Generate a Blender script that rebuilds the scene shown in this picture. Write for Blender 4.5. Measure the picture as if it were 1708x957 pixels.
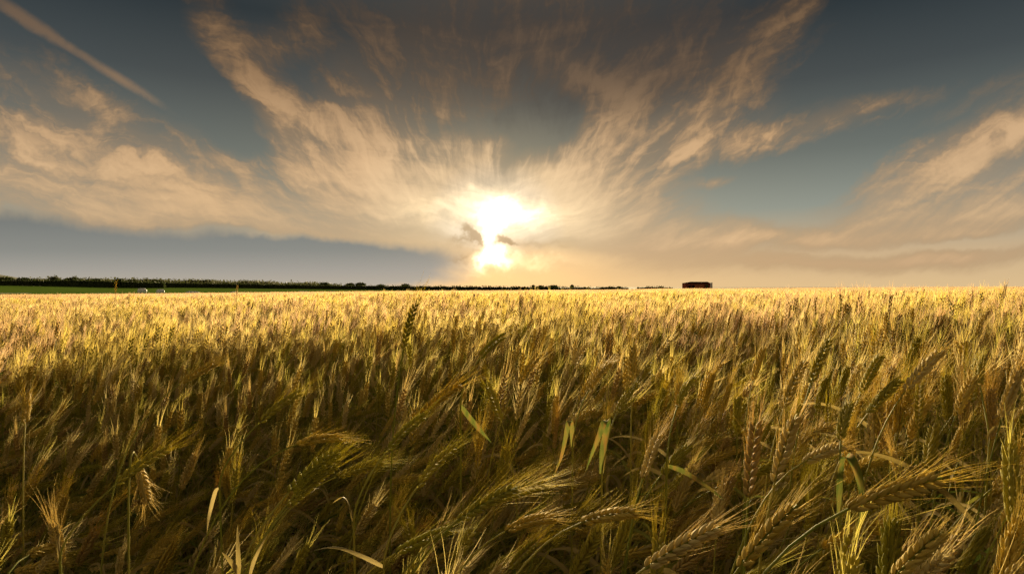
import bpy, math, random
import numpy as np

for _o in list(bpy.data.objects):
    bpy.data.objects.remove(_o, do_unlink=True)

SC = bpy.context.scene
COL = SC.collection
rnd = random.Random(11)
rng = np.random.default_rng(11)
R = math.radians

# ------------------------------------------------------------------ camera
FPX = 949.0                       # focal length in photograph pixels
CAMZ = 1.2
cam_d = bpy.data.cameras.new('camera')
cam_d.sensor_width = 36.0
cam_d.lens = FPX / 1708.0 * 36.0
cam_d.clip_start = 0.02
cam_d.clip_end = 20000.0
cam = bpy.data.objects.new('camera', cam_d)
cam.location = (0, 0, CAMZ)
cam.rotation_euler = (R(90), 0, 0)
COL.objects.link(cam)
SC.camera = cam

# ------------------------------------------------------------------ render / view
SC.render.engine = 'CYCLES'
SC.view_settings.view_transform = 'Standard'
SC.view_settings.look = 'None'
SC.view_settings.exposure = 1.4
SC.view_settings.gamma = 1.0
SC.view_settings.use_curve_mapping = False
cy = SC.cycles
cy.max_bounces = 4
cy.diffuse_bounces = 2
cy.glossy_bounces = 2
cy.transmission_bounces = 4
cy.transparent_max_bounces = 4
cy.caustics_reflective = False
cy.caustics_refractive = False
cy.use_adaptive_sampling = True
cy.adaptive_threshold = 0.04
cy.adaptive_min_samples = 16
cy.use_denoising = True
cy.denoiser = 'OPENIMAGEDENOISE'
cy.denoising_input_passes = 'RGB_ALBEDO_NORMAL'
cy.denoising_prefilter = 'NONE'
cy.sample_clamp_indirect = 6.0

# ------------------------------------------------------------------ sun
SUN_AZ = math.atan((826 - 854) / FPX)     # a little left of straight ahead
SUN_EL = R(7.5)
sun_dir = (math.sin(SUN_AZ) * math.cos(SUN_EL), math.cos(SUN_AZ) * math.cos(SUN_EL), math.sin(SUN_EL))
sd = bpy.data.lights.new('sun', 'SUN')
sd.energy = 5.0
sd.angle = R(8.0)                # softened by the thin cloud in front of it
sd.color = (1.0, 0.77, 0.42)
sun = bpy.data.objects.new('sun', sd)
from mathutils import Vector, Matrix, Quaternion
sun.rotation_euler = (-Vector(sun_dir)).to_track_quat('-Z', 'Y').to_euler()
sun.location = (0, 0, 40)
COL.objects.link(sun)

# ------------------------------------------------------------------ world: Nishita sky under sunset cirrus
SKY_STRENGTH = 0.1
world = bpy.data.worlds.new('World')
SC.world = world
world.use_nodes = True
NT = world.node_tree
NT.nodes.clear()


class E:
    """a socket with arithmetic"""
    def __init__(s, sock): s.s = sock
    def __add__(a, b): return mth('ADD', a, b)
    def __radd__(a, b): return mth('ADD', b, a)
    def __sub__(a, b): return mth('SUBTRACT', a, b)
    def __rsub__(a, b): return mth('SUBTRACT', b, a)
    def __mul__(a, b): return mth('MULTIPLY', a, b)
    def __rmul__(a, b): return mth('MULTIPLY', b, a)
    def __truediv__(a, b): return mth('DIVIDE', a, b)


def put(nt, inp, v):
    if isinstance(v, E): nt.links.new(v.s, inp)
    else: inp.default_value = v


def mth(op, a, b=None, c=None, clamp=False):
    n = NT.nodes.new('ShaderNodeMath'); n.operation = op; n.use_clamp = clamp
    put(NT, n.inputs[0], a)
    if b is not None: put(NT, n.inputs[1], b)
    if c is not None: put(NT, n.inputs[2], c)
    return E(n.outputs[0])


def vec(x, y, z=0.0):
    n = NT.nodes.new('ShaderNodeCombineXYZ')
    for i, v in enumerate((x, y, z)): put(NT, n.inputs[i], v)
    return E(n.outputs[0])


def vm(op, a, b=None, scale=None):
    n = NT.nodes.new('ShaderNodeVectorMath'); n.operation = op
    put(NT, n.inputs[0], a)
    if b is not None: put(NT, n.inputs[1], b)
    if scale is not None: put(NT, n.inputs['Scale'], scale)
    return E(n.outputs['Value' if op in ('DOT_PRODUCT', 'LENGTH', 'DISTANCE') else 'Vector'])


def noise(v, scale, detail=4, rough=0.55, dist=0.0, color=False):
    n = NT.nodes.new('ShaderNodeTexNoise')
    put(NT, n.inputs['Vector'], v)
    n.inputs['Scale'].default_value = scale; n.inputs['Detail'].default_value = detail
    n.inputs['Roughness'].default_value = rough; n.inputs['Distortion'].default_value = dist
    return E(n.outputs['Color' if color else 'Fac'])


def smooth(v, a, b, lo=0.0, hi=1.0):
    n = NT.nodes.new('ShaderNodeMapRange'); n.interpolation_type = 'SMOOTHSTEP'
    put(NT, n.inputs['Value'], v)
    for k, q in (('From Min', a), ('From Max', b), ('To Min', lo), ('To Max', hi)):
        n.inputs[k].default_value = q
    return E(n.outputs['Result'])


def ramp(f, stops, interp='LINEAR'):
    n = NT.nodes.new('ShaderNodeValToRGB'); put(NT, n.inputs[0], f)
    cr = n.color_ramp; cr.interpolation = interp
    while len(cr.elements) < len(stops): cr.elements.new(0.5)
    for e, (p, c) in zip(cr.elements, stops):
        e.position = p; e.color = (*c, 1)
    return E(n.outputs['Color'])


def mix(f, a, b, mode='MIX'):
    n = NT.nodes.new('ShaderNodeMix'); n.data_type = 'RGBA'; n.blend_type = mode; n.clamp_factor = True
    put(NT, n.inputs[0], f)
    for i, v in ((6, a), (7, b)):
        if isinstance(v, E): NT.links.new(v.s, n.inputs[i])
        else: n.inputs[i].default_value = (*v, 1)
    return E(n.outputs[2])


def lin(h):
    """'#rrggbb' as the photograph shows it -> linear"""
    c = [int(h[i:i + 2], 16) / 255 for i in (1, 3, 5)]
    return tuple(x / 12.92 if x <= 0.04045 else ((x + 0.055) / 1.055) ** 2.4 for x in c)


def sc3(c, k): return tuple(x * k for x in c)


tc = NT.nodes.new('ShaderNodeTexCoord')
sep = NT.nodes.new('ShaderNodeSeparateXYZ'); NT.links.new(tc.outputs['Generated'], sep.inputs[0])
DIR = E(tc.outputs['Generated'])
dx, dy, dz = (E(sep.outputs[i]) for i in range(3))
yf = mth('MAXIMUM', dy, 0.2)
X = dx / yf
Z = dz / yf
P = vec(X, Z)                                    # direction as (tan azimuth, tan elevation) round the sunset
cpl = mth('MAXIMUM', dz, 0.0) + 0.09
Q = vec(dx / cpl, dy / cpl)                      # the cirrus deck overhead, streaks run towards the sunset
wn = noise(P, 4.2, 5, 0.6, color=True)
warp = vm('SCALE', vm('SUBTRACT', wn, (0.5, 0.5, 0.5)), scale=0.085)
PW = vm('ADD', P, warp)
# fibres that radiate from the sunset point: noise in (angle, log radius) about it
SX, SZ = (826 - 854) / FPX, (478 - 400) / FPX
ax, az_ = X - (SX), Z + 0.06
ang = mth('ARCTAN2', ax, mth('MAXIMUM', az_, 0.001))
rad = mth('LOGARITHM', mth('SQRT', ax * ax + az_ * az_) + 0.03, 2.718)
wsep = NT.nodes.new('ShaderNodeSeparateXYZ'); NT.links.new(warp.s, wsep.inputs[0])
w0, w1 = E(wsep.outputs[0]), E(wsep.outputs[1])
PS = vm('ADD', PW, vec(0.0, mth('ABSOLUTE', ax) * -0.2 - mth('POWER', mth('MAXIMUM', ax, 0.0), 2.0) * 0.27))      # low bands fan out a little either side of the sunset
away = smooth(mth('SQRT', ax * ax + az_ * az_), 0.12, 0.42)
fib = noise(vec(ang * 4.6 + w0 * 14.0, rad * 1.5 + w1 * 8.0, 0.3), 2.4, 5, 0.54, 0.7)
hair = noise(vec(ang * 10.0 + w1 * 34.0, rad * 1.8 + w0 * 12.0, 7.0), 2.2, 4, 0.62, 1.0)
fine = noise(vm('MULTIPLY', PS, (0.36, 2.2, 1.0)), 11.0, 5, 0.62, 1.0)
puff = noise(vm('MULTIPLY', PS, (0.34, 2.0, 1.0)), 4.5, 5, 0.58, 0.5)
FB = ((fib - 0.5) * 2.3 + (hair - 0.5) * 1.1) * away * smooth(Z, 0.10, 0.27, 0.25, 1.0) + (fine - 0.5) * 0.75 + (puff - 0.5) * 1.7


P3 = vm('ADD', P, vm('SCALE', warp, scale=0.22))


def blob(px, py, rx, ry, deg, w, src=None):
    """soft elliptical patch at a sky direction (photo pixels), radii in pixels, turned deg counter-clockwise"""
    n = NT.nodes.new('ShaderNodeMapping'); n.vector_type = 'TEXTURE'
    NT.links.new((src or PW).s, n.inputs[0])
    n.inputs['Location'].default_value = ((px - 854) / FPX, (478 - py) / FPX, 0)
    n.inputs['Rotation'].default_value = (0, 0, R(deg))
    n.inputs['Scale'].default_value = (rx / FPX, ry / FPX, 1)
    g = NT.nodes.new('ShaderNodeTexGradient'); g.gradient_type = 'SPHERICAL'
    NT.links.new(n.outputs[0], g.inputs[0])
    return mth('MULTIPLY', E(g.outputs['Fac']), w)


def total(spec, src=None):
    acc = None
    for s in spec:
        b = blob(*s, src=src)
        acc = b if acc is None else acc + b
    return acc


def seg(x0, y0, x1, y1, ry, w, over=1.25):
    """an elongated patch from one photo point to another"""
    L = math.hypot(x1 - x0, y1 - y0)
    return ((x0 + x1) / 2, (y0 + y1) / 2, L * 0.5 * over + ry * 0.3, ry, math.degrees(math.atan2(-(y1 - y0), x1 - x0)), w)


sun_v = Vector(((826 - 854) / FPX, 1.0, (478 - 385) / FPX)).normalized()
cosang = vm('DOT_PRODUCT', DIR, tuple(sun_v))
angd = mth('ARCCOSINE', mth('MINIMUM', cosang, 1.0)) * (180 / math.pi)

# --- clear air behind the clouds
nish = NT.nodes.new('ShaderNodeTexSky'); nish.sky_type = 'NISHITA'; nish.sun_disc = False
nish.sun_elevation = SUN_EL; nish.sun_rotation = SUN_AZ
nish.air_density = 1.0; nish.dust_density = 1.5; nish.ozone_density = 2.0
NISH = E(nish.outputs[0])
K = 0.5 ** 1.4 / SKY_STRENGTH                       # colours below are as the picture shows them, at exposure +1.4
elev = mth('MAXIMUM', mth('ARCSINE', dz), 0.0) * (180 / math.pi) / 60.0
veil = ramp(elev, [(0.0, sc3(lin('#dabd90'), K)), (0.05, sc3(lin('#c6ad8b'), K)), (0.12, sc3(lin('#8a918a'), K)),
                   (0.20, sc3(lin('#656c68'), K)), (0.30, sc3(lin('#404647'), K)), (0.40, sc3(lin('#20292d'), K)), (0.62, sc3(lin('#4c5252'), K)), (1.0, sc3(lin('#5d6362'), K))])  # last stops, above the view, brightened to light the foreground
base = mix(0.98, NISH, veil)
warmth = ramp(angd / 60.0, [(0.0, (1.35, 1.17, 0.95)), (0.10, (1.15, 1.06, 0.93)), (0.25, (1.06, 1.0, 0.92)), (1.0, (1.0, 1.0, 1.0))])
base = mix(1.0, base, warmth, 'MULTIPLY')

# --- cirrus, laid out patch by patch
CLOUD = [
    seg(-250, 262, 420, 335, 120, 1.0), seg(330, 310, 800, 380, 95, 1.3), seg(-100, 160, 330, 265, 130, 0.62),
    seg(-200, 320, 330, 345, 50, 0.5), seg(250, 170, 420, 250, 60, 0.35),
    seg(325, -40, 400, 110, 52, 0.75), seg(380, 70, 470, 190, 50, 0.85), seg(430, 150, 520, 275, 60, 1.25), seg(500, 240, 690, 330, 92, 0.95),
    (470, 60, 110, 70, 30, 0.55), (570, 190, 170, 120, -35, 0.62), (700, 60, 260, 160, 0, 0.55), (640, 270, 190, 110, -20, 0.65), (980, 40, 330, 150, 0, 0.55),
    (730, 170, 200, 130, -20, 0.45), seg(760, 290, 860, 235, 26, 0.5),
    seg(900, 85, 1055, 165, 50, 0.8), seg(925, 92, 1065, 168, 24, 0.6), seg(1060, 160, 1000, 250, 26, 0.5), seg(1045, 140, 985, 270, 62, 1.15), seg(1010, 230, 880, 350, 90, 1.0),
    seg(1370, -40, 1230, 130, 50, 0.8), seg(1250, 100, 1140, 260, 60, 0.85), seg(1160, 220, 940, 340, 90, 0.85),
    (1110, 180, 170, 130, 60, 0.6), (1260, 60, 260, 120, 40, 0.42), seg(1330, 130, 1190, 290, 50, 0.45),
    seg(880, 350, 1230, 380, 85, 1.4), seg(900, 395, 1380, 400, 38, 0.85), seg(1050, 405, 1850, 385, 20, 0.45), seg(1250, 440, 1900, 420, 24, 0.5),
    seg(1850, 165, 1370, 362, 60, 1.7), seg(1850, 255, 1420, 372, 44, 1.3), seg(1900, 320, 1350, 395, 34, 1.1), seg(1230, 398, 1880, 372, 18, 0.5), seg(1250, 436, 1900, 408, 18, 0.6),
    seg(1590, 140, 1230, 245, 42, 0.9), seg(1130, 318, 1240, 298, 14, 0.7), seg(1900, 120, 1500, 225, 80, 0.32), seg(1150, 300, 1330, 230, 60, 0.3),
    (826, 365, 200, 110, 0, 0.9), (800, 285, 190, 75, 8, 0.75), (150, 170, 330, 90, -22, 0.4), seg(900, 452, 1750, 430, 32, 0.55),
]
HOLES = [seg(150, 60, 430, 265, 95, 0.6), (905, 225, 110, 62, 0, 0.85), (1290, 295, 210, 70, 10, 0.45), (1560, 110, 250, 90, 25, 0.3),
         seg(-200, 440, 700, 445, 78, 1.3), (690, 440, 150, 40, -5, 0.9), (1640, 395, 120, 16, 8, 0.4), (500, 120, 60, 60, 0, 0.3)]
lay = total(CLOUD) - total(HOLES)
# beyond the frame cirrus goes on, its cover thickened for warmer ambient light
gen = smooth(noise(vm('MULTIPLY', Q, (0.55, 0.22, 1.0)), 1.0, 3, 0.5), 0.28, 0.72, 0.5, 1.2)
inview = mth('MULTIPLY', smooth(mth('ABSOLUTE', X), 1.0, 1.5, 1.0, 0.0), smooth(Z, 0.52, 0.85, 1.0, 0.0))
lay = lay * inview + gen * (1.0 - inview)
lay = mth('MULTIPLY', lay, 1.25) / (mth('MAXIMUM', lay, 0.0) * 0.62 + 0.72)      # piled-up patches do not go solid
low = smooth(Z, 0.0, 0.10, 0.35, 1.0)
dens = lay * 0.82 + FB * mth('MINIMUM', mth('MAXIMUM', lay * 1.1 + 0.20, 0.0), 0.8) * low
alpha = mth('MAXIMUM', smooth(dens, 0.10, 1.05), smooth(lay + (puff - 0.5) * 1.0 + (fib - 0.5) * 0.5 * away, 0.10, 1.35) * 0.70)
core = smooth(dens, 0.4, 1.35)
bright = ramp(angd / 60.0, [(0.0, sc3((1.25, 1.05, 0.8), K)), (0.06, sc3((1.0, 0.85, 0.62), K)), (0.12, sc3(lin('#efd4aa'), K)),
                            (0.24, sc3(lin('#dcbd94'), K)), (0.42, sc3(lin('#d5b48a'), K)), (0.7, sc3(lin('#ccae88'), K)), (1.0, sc3(lin('#c6b291'), K))])
fall = ramp(elev, [(0.0, (0.98, 0.93, 0.9)), (0.10, (1, 1, 1)), (0.20, (0.88, 0.83, 0.80)), (0.32, (0.43, 0.385, 0.365)), (0.42, (0.25, 0.222, 0.215)), (0.62, (0.50, 0.48, 0.45)), (1.0, (0.64, 0.62, 0.58))])  # darkened high in view, then brightened overhead to light the foreground
ccol = mix(1.0, bright, fall, 'MULTIPLY')
ccol = mix(1.0, ccol, ramp(core, [(0.0, (0.66, 0.64, 0.63)), (1.0, (1.25, 1.22, 1.18))]), 'MULTIPLY')
skyc = mix(alpha * 0.96, base, ccol)

trail = total([seg(-60, -32, 140, 92, 17, 1.2, 1.1), seg(90, 60, 300, 196, 12, 1.1, 1.15)], src=P3)
skyc = mix(smooth(trail + ((hair - 0.5) * 0.8 + (fib - 0.5) * 1.2) * mth('MINIMUM', trail * 2.0, 1.0), 0.05, 1.2, 0.0, 0.55), skyc, mix(1.0, ccol, (1.5, 1.45, 1.4), 'MULTIPLY'))

# --- the brown veil high above, the slate bank low on the left, scud before the sun
brown = total([(850, 60, 520, 210, 0, 1.0), (1150, 70, 300, 160, 30, 0.5)])
skyc = mix(smooth(brown + FB * 0.25, 0.10, 1.0, 0.0, 0.62), skyc, sc3(lin('#46403c'), K))
bank = total([seg(-300, 408, 520, 430, 74, 1.6), seg(380, 426, 800, 438, 46, 1.4), seg(-400, 472, 720, 474, 46, 1.5)], src=None)
bankc = ramp(Z, [(0.0, sc3(lin('#b5ada0'), K)), (0.03, sc3(lin('#a09e98'), K)), (0.065, sc3(lin('#858986'), K)), (0.13, sc3(lin('#6f7473'), K)), (1.0, sc3(lin('#6f7473'), K))])
skyc = mix(smooth(bank, 0.12, 0.75, 0.0, 0.92), skyc, bankc)
# --- the glare round the hidden sun
P2 = vm('ADD', P, vm('SCALE', vm('SUBTRACT', noise(P, 16.0, 4, 0.62, color=True), (0.5, 0.5, 0.5)), scale=0.075))
gl = total([(832, 385, 190, 80, 0, 0.45), (838, 360, 96, 50, 0, 1.2), (826, 430, 56, 24, 8, 1.75), (815, 398, 28, 58, 0, 1.5), (752, 350, 140, 30, -6, 1.0), (905, 352, 110, 32, 0, 0.95),
            (790, 316, 160, 28, 12, 0.8), (795, 456, 60, 10, 4, 0.8), (890, 436, 110, 17, 3, 1.0), (780, 443, 44, 12, 0, 0.6), (820, 330, 70, 30, 0, 0.6)], src=P2)
glf = mth('MAXIMUM', gl + ((puff - 0.5) * 1.3 + (fine - 0.5) * 0.9) * mth('MINIMUM', gl * 1.6, 0.6), 0.0)
scud = total([(784, 394, 34, 14, -48, 1.2), (768, 405, 50, 13, -4, 0.6), (842, 401, 28, 13, -25, 1.15), (880, 407, 70, 12, 0, 0.42), (935, 414, 60, 10, 0, 0.38),
              (775, 428, 50, 10, 10, 0.6), (800, 440, 45, 7, 6, 0.55)], src=P2)
scf = smooth(scud + ((fine - 0.5) * 0.9 + (puff - 0.5) * 0.9) * mth('MINIMUM', scud * 2.5, 1.0), 0.08, 0.85)
glow = ramp(glf * 0.46, [(0.0, (0, 0, 0)), (0.2, sc3((0.06, 0.045, 0.024), K)), (0.42, sc3((0.26, 0.19, 0.10), K)), (0.62, sc3((0.55, 0.43, 0.25), K)), (0.85, sc3((1.15, 1.0, 0.72), K)), (1.0, sc3((2.0, 1.85, 1.55), K))])
skyc = mix(1.0, skyc, glow, 'ADD')
skyc = mix(scf * 0.68, skyc, sc3(lin('#b08e5e'), K))
bg = NT.nodes.new('ShaderNodeBackground'); bg.inputs['Strength'].default_value = SKY_STRENGTH
NT.links.new(skyc.s, bg.inputs[0])
wo = NT.nodes.new('ShaderNodeOutputWorld'); NT.links.new(bg.outputs[0], wo.inputs[0])
world.cycles.sampling_method = 'MANUAL'
world.cycles.sample_map_resolution = 512

# ================================================================== helpers
def U(px, py, d):
    """the point that stands d metres ahead of the photographer in the direction of a photo pixel"""
    return np.array([(px - 854) / FPX * d, d, CAMZ - (py - 478.5) / FPX * d])


AZK = np.array([-180, -70, -42, -33, -6, 9, 17, 42, 70, 180.0])
RK = np.array([0, 0.8, 1.5, 3, 12, 60, 160, 310, 450, 1000, 9000.0])
ZT = np.array([
    [0, 0.00, 0.00, 0.00, 0.00, 0.0, 0.0, 0.0, 0.0, 0.0, 0.0],
    [0, -.16, -.10, 0.00, -.03, -.45, -.25, 1.8, 2.4, 3.0, 3.0],
    [0, -.16, -.10, 0.00, -.03, -.45, -.25, 1.8, 2.4, 3.0, 3.0],
    [0, -.15, -.08, 0.02, -.01, -.45, -.35, 1.0, 1.6, 2.0, 2.0],
    [0, -.03, 0.02, 0.10, 0.06, -.42, -.70, -.10, 0.0, 0.0, 0.0],
    [0, -.02, 0.04, 0.11, 0.06, -.36, -.80, -1.1, -.80, -.5, 0.0],
    [0, 0.02, 0.07, 0.13, 0.08, -.12, -.30, -.55, -.80, -1.0, -1.0],
    [0, 0.05, 0.08, 0.10, 0.10, 0.08, 0.18, 0.20, -.30, -2.0, -2.0],
    [0, 0.05, 0.08, 0.10, 0.10, 0.08, 0.18, 0.20, -.30, -2.0, -2.0],
    [0, 0.00, 0.00, 0.00, 0.00, 0.0, 0.0, 0.0, 0.0, 0.0, 0.0]])


def ground(x, y):
    x = np.asarray(x, float); y = np.asarray(y, float)
    az = np.degrees(np.arctan2(x, y)); r = np.hypot(x, y)
    i = np.clip(np.searchsorted(AZK, az) - 1, 0, len(AZK) - 2)
    j = np.clip(np.searchsorted(RK, r) - 1, 0, len(RK) - 2)   # ground dips on the photographer's left
    u = np.clip((az - AZK[i]) / (AZK[i + 1] - AZK[i]), 0, 1); u = u * u * (3 - 2 * u)
    v = np.clip((r - RK[j]) / (RK[j + 1] - RK[j]), 0, 1)
    z = (ZT[i, j] * (1 - u) * (1 - v) + ZT[i + 1, j] * u * (1 - v) + ZT[i, j + 1] * (1 - u) * v + ZT[i + 1, j + 1] * u * v)
    return z


def in_field(x, y):
    """inside the wheat: right of the field edge, short of the far headland, ahead of the track the photographer stands on"""
    return (x > -38 + (y - 42) * 0.335) & (y < 262) & (y > 0.25)


class MB:
    """collects quads and triangles with material slots into one mesh"""
    def __init__(s): s.v = []; s.f = []; s.m = []; s.n = 0
    def add(s, verts, faces, mat=0):
        verts = np.asarray(verts, float)
        s.v.append(verts)
        n = s.n
        s.f.extend([tuple(i + n for i in f) for f in faces])
        s.m.extend([mat] * len(faces)); s.n += len(verts)
    def merge(s, o, mat=None, M=None, off=None):
        if not o.v: return
        v = np.concatenate(o.v)
        if M is not None: v = v @ M.T
        if off is not None: v = v + off
        n = s.n
        s.v.append(v); s.f.extend([tuple(i + n for i in f) for f in o.f])
        s.m.extend(o.m if mat is None else [mat] * len(o.f)); s.n += len(v)
    def mesh(s, name, mats, smooth_=True):
        me = bpy.data.meshes.new(name)
        v = np.concatenate(s.v) if s.v else np.zeros((0, 3))
        me.from_pydata(v.tolist(), [], s.f)
        for m in mats: me.materials.append(m)
        if s.f:
            me.polygons.foreach_set('material_index', np.array(s.m, dtype=np.int32))
            if smooth_: me.polygons.foreach_set('use_smooth', np.ones(len(s.f), dtype=bool))
        me.update()
        return me


def link(name, me, parent=None):
    o = bpy.data.objects.new(name, me)
    COL.objects.link(o)
    if parent is not None: o.parent = parent
    return o


def tag(o, label=None, cat=None, group=None, kind=None):
    if label: o['label'] = label
    if cat: o['category'] = cat
    if group: o['group'] = group
    if kind: o['kind'] = kind
    return o


def box(mb, c, s, mat=0, rot=0.0):
    c = np.array(c, float); s = np.array(s, float) / 2
    v = np.array([[sx, sy, sz] for sz in (-1, 1) for sy in (-1, 1) for sx in (-1, 1)]) * s
    cr, sr = math.cos(rot), math.sin(rot)
    v = np.stack([v[:, 0] * cr - v[:, 1] * sr, v[:, 0] * sr + v[:, 1] * cr, v[:, 2]], 1) + c
    mb.add(v, [(0, 2, 3, 1), (4, 5, 7, 6), (0, 1, 5, 4), (2, 6, 7, 3), (0, 4, 6, 2), (1, 3, 7, 5)], mat)


def unit(v):
    v = np.asarray(v, float)
    return v / (np.linalg.norm(v) + 1e-12)


def frames(path):
    """tangent, side, normal along a polyline, carried without twist"""
    path = np.asarray(path, float)
    t = np.gradient(path, axis=0); t /= np.linalg.norm(t, axis=1)[:, None] + 1e-12
    ref = np.array([0, 1, 0.0]) if abs(t[0][1]) < 0.9 else np.array([1.0, 0, 0])
    out = []
    b = unit(np.cross(ref, t[0]))
    for k in range(len(path)):
        b = unit(b - t[k] * np.dot(b, t[k])); out.append((t[k], b, np.cross(t[k], b)))
    return out


def tube(mb, path, radii, sides=5, mat=0):
    fr = frames(path); n = len(path); v = []
    for k in range(n):
        t, b, c = fr[k]
        for q in range(sides):
            a = 2 * math.pi * q / sides
            v.append(path[k] + (b * math.cos(a) + c * math.sin(a)) * radii[k])
    f = [(k * sides + q, k * sides + (q + 1) % sides, (k + 1) * sides + (q + 1) % sides, (k + 1) * sides + q)
         for k in range(n - 1) for q in range(sides)]
    mb.add(v, f, mat)


# ================================================================== materials
def material(name):
    m = bpy.data.materials.new(name); m.use_nodes = True
    m.node_tree.nodes.clear()
    return m, m.node_tree


def plant_mat(name, cols, transl=0.35, rough=0.6, spec=0.25, noise_scale=60.0, tcol=None, streak=None, plain=False):
    """cols: three colours picked between by a noise over the field and a noise on the plant; light passes through"""
    m, nt = material(name)
    N = nt.nodes.new; L = nt.links.new
    geo = N('ShaderNodeNewGeometry'); info = N('ShaderNodeObjectInfo')
    n1 = N('ShaderNodeTexNoise'); n1.inputs['Scale'].default_value = 0.55; n1.inputs['Detail'].default_value = 2
    L(geo.outputs['Position'], n1.inputs['Vector'])
    n2 = N('ShaderNodeTexNoise'); n2.inputs['Scale'].default_value = noise_scale; n2.inputs['Detail'].default_value = 5 if plain else 2
    tcn = N('ShaderNodeTexCoord')
    if streak:
        mp = N('ShaderNodeMapping'); mp.inputs['Scale'].default_value = streak
        L(tcn.outputs['Object'], mp.inputs[0]); L(mp.outputs[0], n2.inputs['Vector'])
    else:
        L(tcn.outputs['Object'], n2.inputs['Vector'])
    a = N('ShaderNodeMath'); a.operation = 'MULTIPLY_ADD'; L(n1.outputs['Fac'], a.inputs[0]); a.inputs[1].default_value = 0.9; a.inputs[2].default_value = -0.32
    b = N('ShaderNodeMath'); b.operation = 'MULTIPLY_ADD'; L(info.outputs['Random'], b.inputs[0]); b.inputs[1].default_value = 0.55; L(a.outputs[0], b.inputs[2])
    c = N('ShaderNodeMath'); c.operation = 'MULTIPLY_ADD'; L(n2.outputs['Fac'], c.inputs[0]); c.inputs[1].default_value = 0.6; L(b.outputs[0], c.inputs[2])
    r = N('ShaderNodeValToRGB'); L(n2.outputs['Fac'] if plain else c.outputs[0], r.inputs[0])
    r.color_ramp.elements[0].position = 0.3 if plain else 0.12; r.color_ramp.elements[0].color = (*cols[0], 1)
    r.color_ramp.elements[1].position = 0.68 if plain else 0.9; r.color_ramp.elements[1].color = (*cols[2], 1)
    e = r.color_ramp.elements.new(0.5); e.color = (*cols[1], 1)
    p = N('ShaderNodeBsdfPrincipled'); L(r.outputs[0], p.inputs['Base Color'])
    p.inputs['Roughness'].default_value = rough; p.inputs['Specular IOR Level'].default_value = spec
    t = N('ShaderNodeBsdfTranslucent')
    if tcol:
        mx = N('ShaderNodeMix'); mx.data_type = 'RGBA'; mx.blend_type = 'MULTIPLY'; mx.inputs[0].default_value = 1
        L(r.outputs[0], mx.inputs[6]); mx.inputs[7].default_value = (*tcol, 1); L(mx.outputs[2], t.inputs[0])
    else: L(r.outputs[0], t.inputs[0])
    ms = N('ShaderNodeMixShader'); ms.inputs[0].default_value = transl
    L(p.outputs[0], ms.inputs[1]); L(t.outputs[0], ms.inputs[2])
    o = N('ShaderNodeOutputMaterial'); L(ms.outputs[0], o.inputs[0])
    return m


def flat_mat(name, c0, c1, scale=4.0, rough=0.85, detail=5, bump=0.0, spec=0.2, stretch=None, pos=True):
    m, nt = material(name)
    N = nt.nodes.new; L = nt.links.new
    g = N('ShaderNodeNewGeometry'); n = N('ShaderNodeTexNoise'); n.inputs['Scale'].default_value = scale; n.inputs['Detail'].default_value = detail
    if stretch:
        mp = N('ShaderNodeMapping'); mp.inputs['Scale'].default_value = stretch
        L(g.outputs['Position'], mp.inputs[0]); L(mp.outputs[0], n.inputs['Vector'])
    else: L(g.outputs['Position'], n.inputs['Vector'])
    r = N('ShaderNodeValToRGB'); L(n.outputs['Fac'], r.inputs[0])
    r.color_ramp.elements[0].position = 0.3; r.color_ramp.elements[1].position = 0.7
    r.color_ramp.elements[0].color = (*c0, 1); r.color_ramp.elements[1].color = (*c1, 1)
    p = N('ShaderNodeBsdfPrincipled'); L(r.outputs[0], p.inputs['Base Color'])
    p.inputs['Roughness'].default_value = rough; p.inputs['Specular IOR Level'].default_value = spec
    if bump:
        b = N('ShaderNodeBump'); b.inputs['Strength'].default_value = bump; L(n.outputs['Fac'], b.inputs['Height']); L(b.outputs[0], p.inputs['Normal'])
    o = N('ShaderNodeOutputMaterial'); L(p.outputs[0], o.inputs[0])
    return m


EARC = {
    'golden': [(0.42, 0.30, 0.045), (0.54, 0.39, 0.065), (0.64, 0.48, 0.11)],
    'green': [(0.26, 0.265, 0.034), (0.37, 0.34, 0.045), (0.47, 0.40, 0.065)],
    'pale': [(0.50, 0.385, 0.12), (0.60, 0.465, 0.155), (0.68, 0.545, 0.22)],
    'brown': [(0.29, 0.195, 0.06), (0.38, 0.26, 0.08), (0.47, 0.33, 0.11)],
}
M_EAR = {k: plant_mat('wheat_ear_' + k, v, 0.40 if k == 'green' else 0.28, 0.65, 0.12, 90) for k, v in EARC.items()}
AWNC = {
    'golden': [(0.56, 0.435, 0.085), (0.66, 0.52, 0.12), (0.73, 0.59, 0.19)],
    'green': [(0.43, 0.41, 0.06), (0.55, 0.49, 0.085), (0.66, 0.56, 0.13)],
    'pale': [(0.64, 0.49, 0.16), (0.72, 0.56, 0.20), (0.78, 0.63, 0.28)],
    'far': [(0.50, 0.335, 0.16), (0.57, 0.385, 0.195), (0.64, 0.45, 0.26)],
    'brown': [(0.48, 0.325, 0.085), (0.58, 0.40, 0.12), (0.66, 0.48, 0.17)]}
M_AWN = {k: plant_mat('wheat_awn_' + k, v, 0.65, 0.6, 0.15, 30) for k, v in AWNC.items()}
M_TALL = plant_mat('wheat_ear_tall', EARC['green'], 0.58, 0.6, 0.15, 90)
M_STEM = plant_mat('wheat_stem', [(0.15, 0.20, 0.025), (0.26, 0.28, 0.04), (0.42, 0.36, 0.07)], 0.25, 0.6, 0.15, 14)
M_LEAFG = plant_mat('wheat_leaf_green', [(0.07, 0.14, 0.022), (0.14, 0.19, 0.03), (0.30, 0.29, 0.05)], 0.45, 0.6, 0.2, 12)
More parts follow.
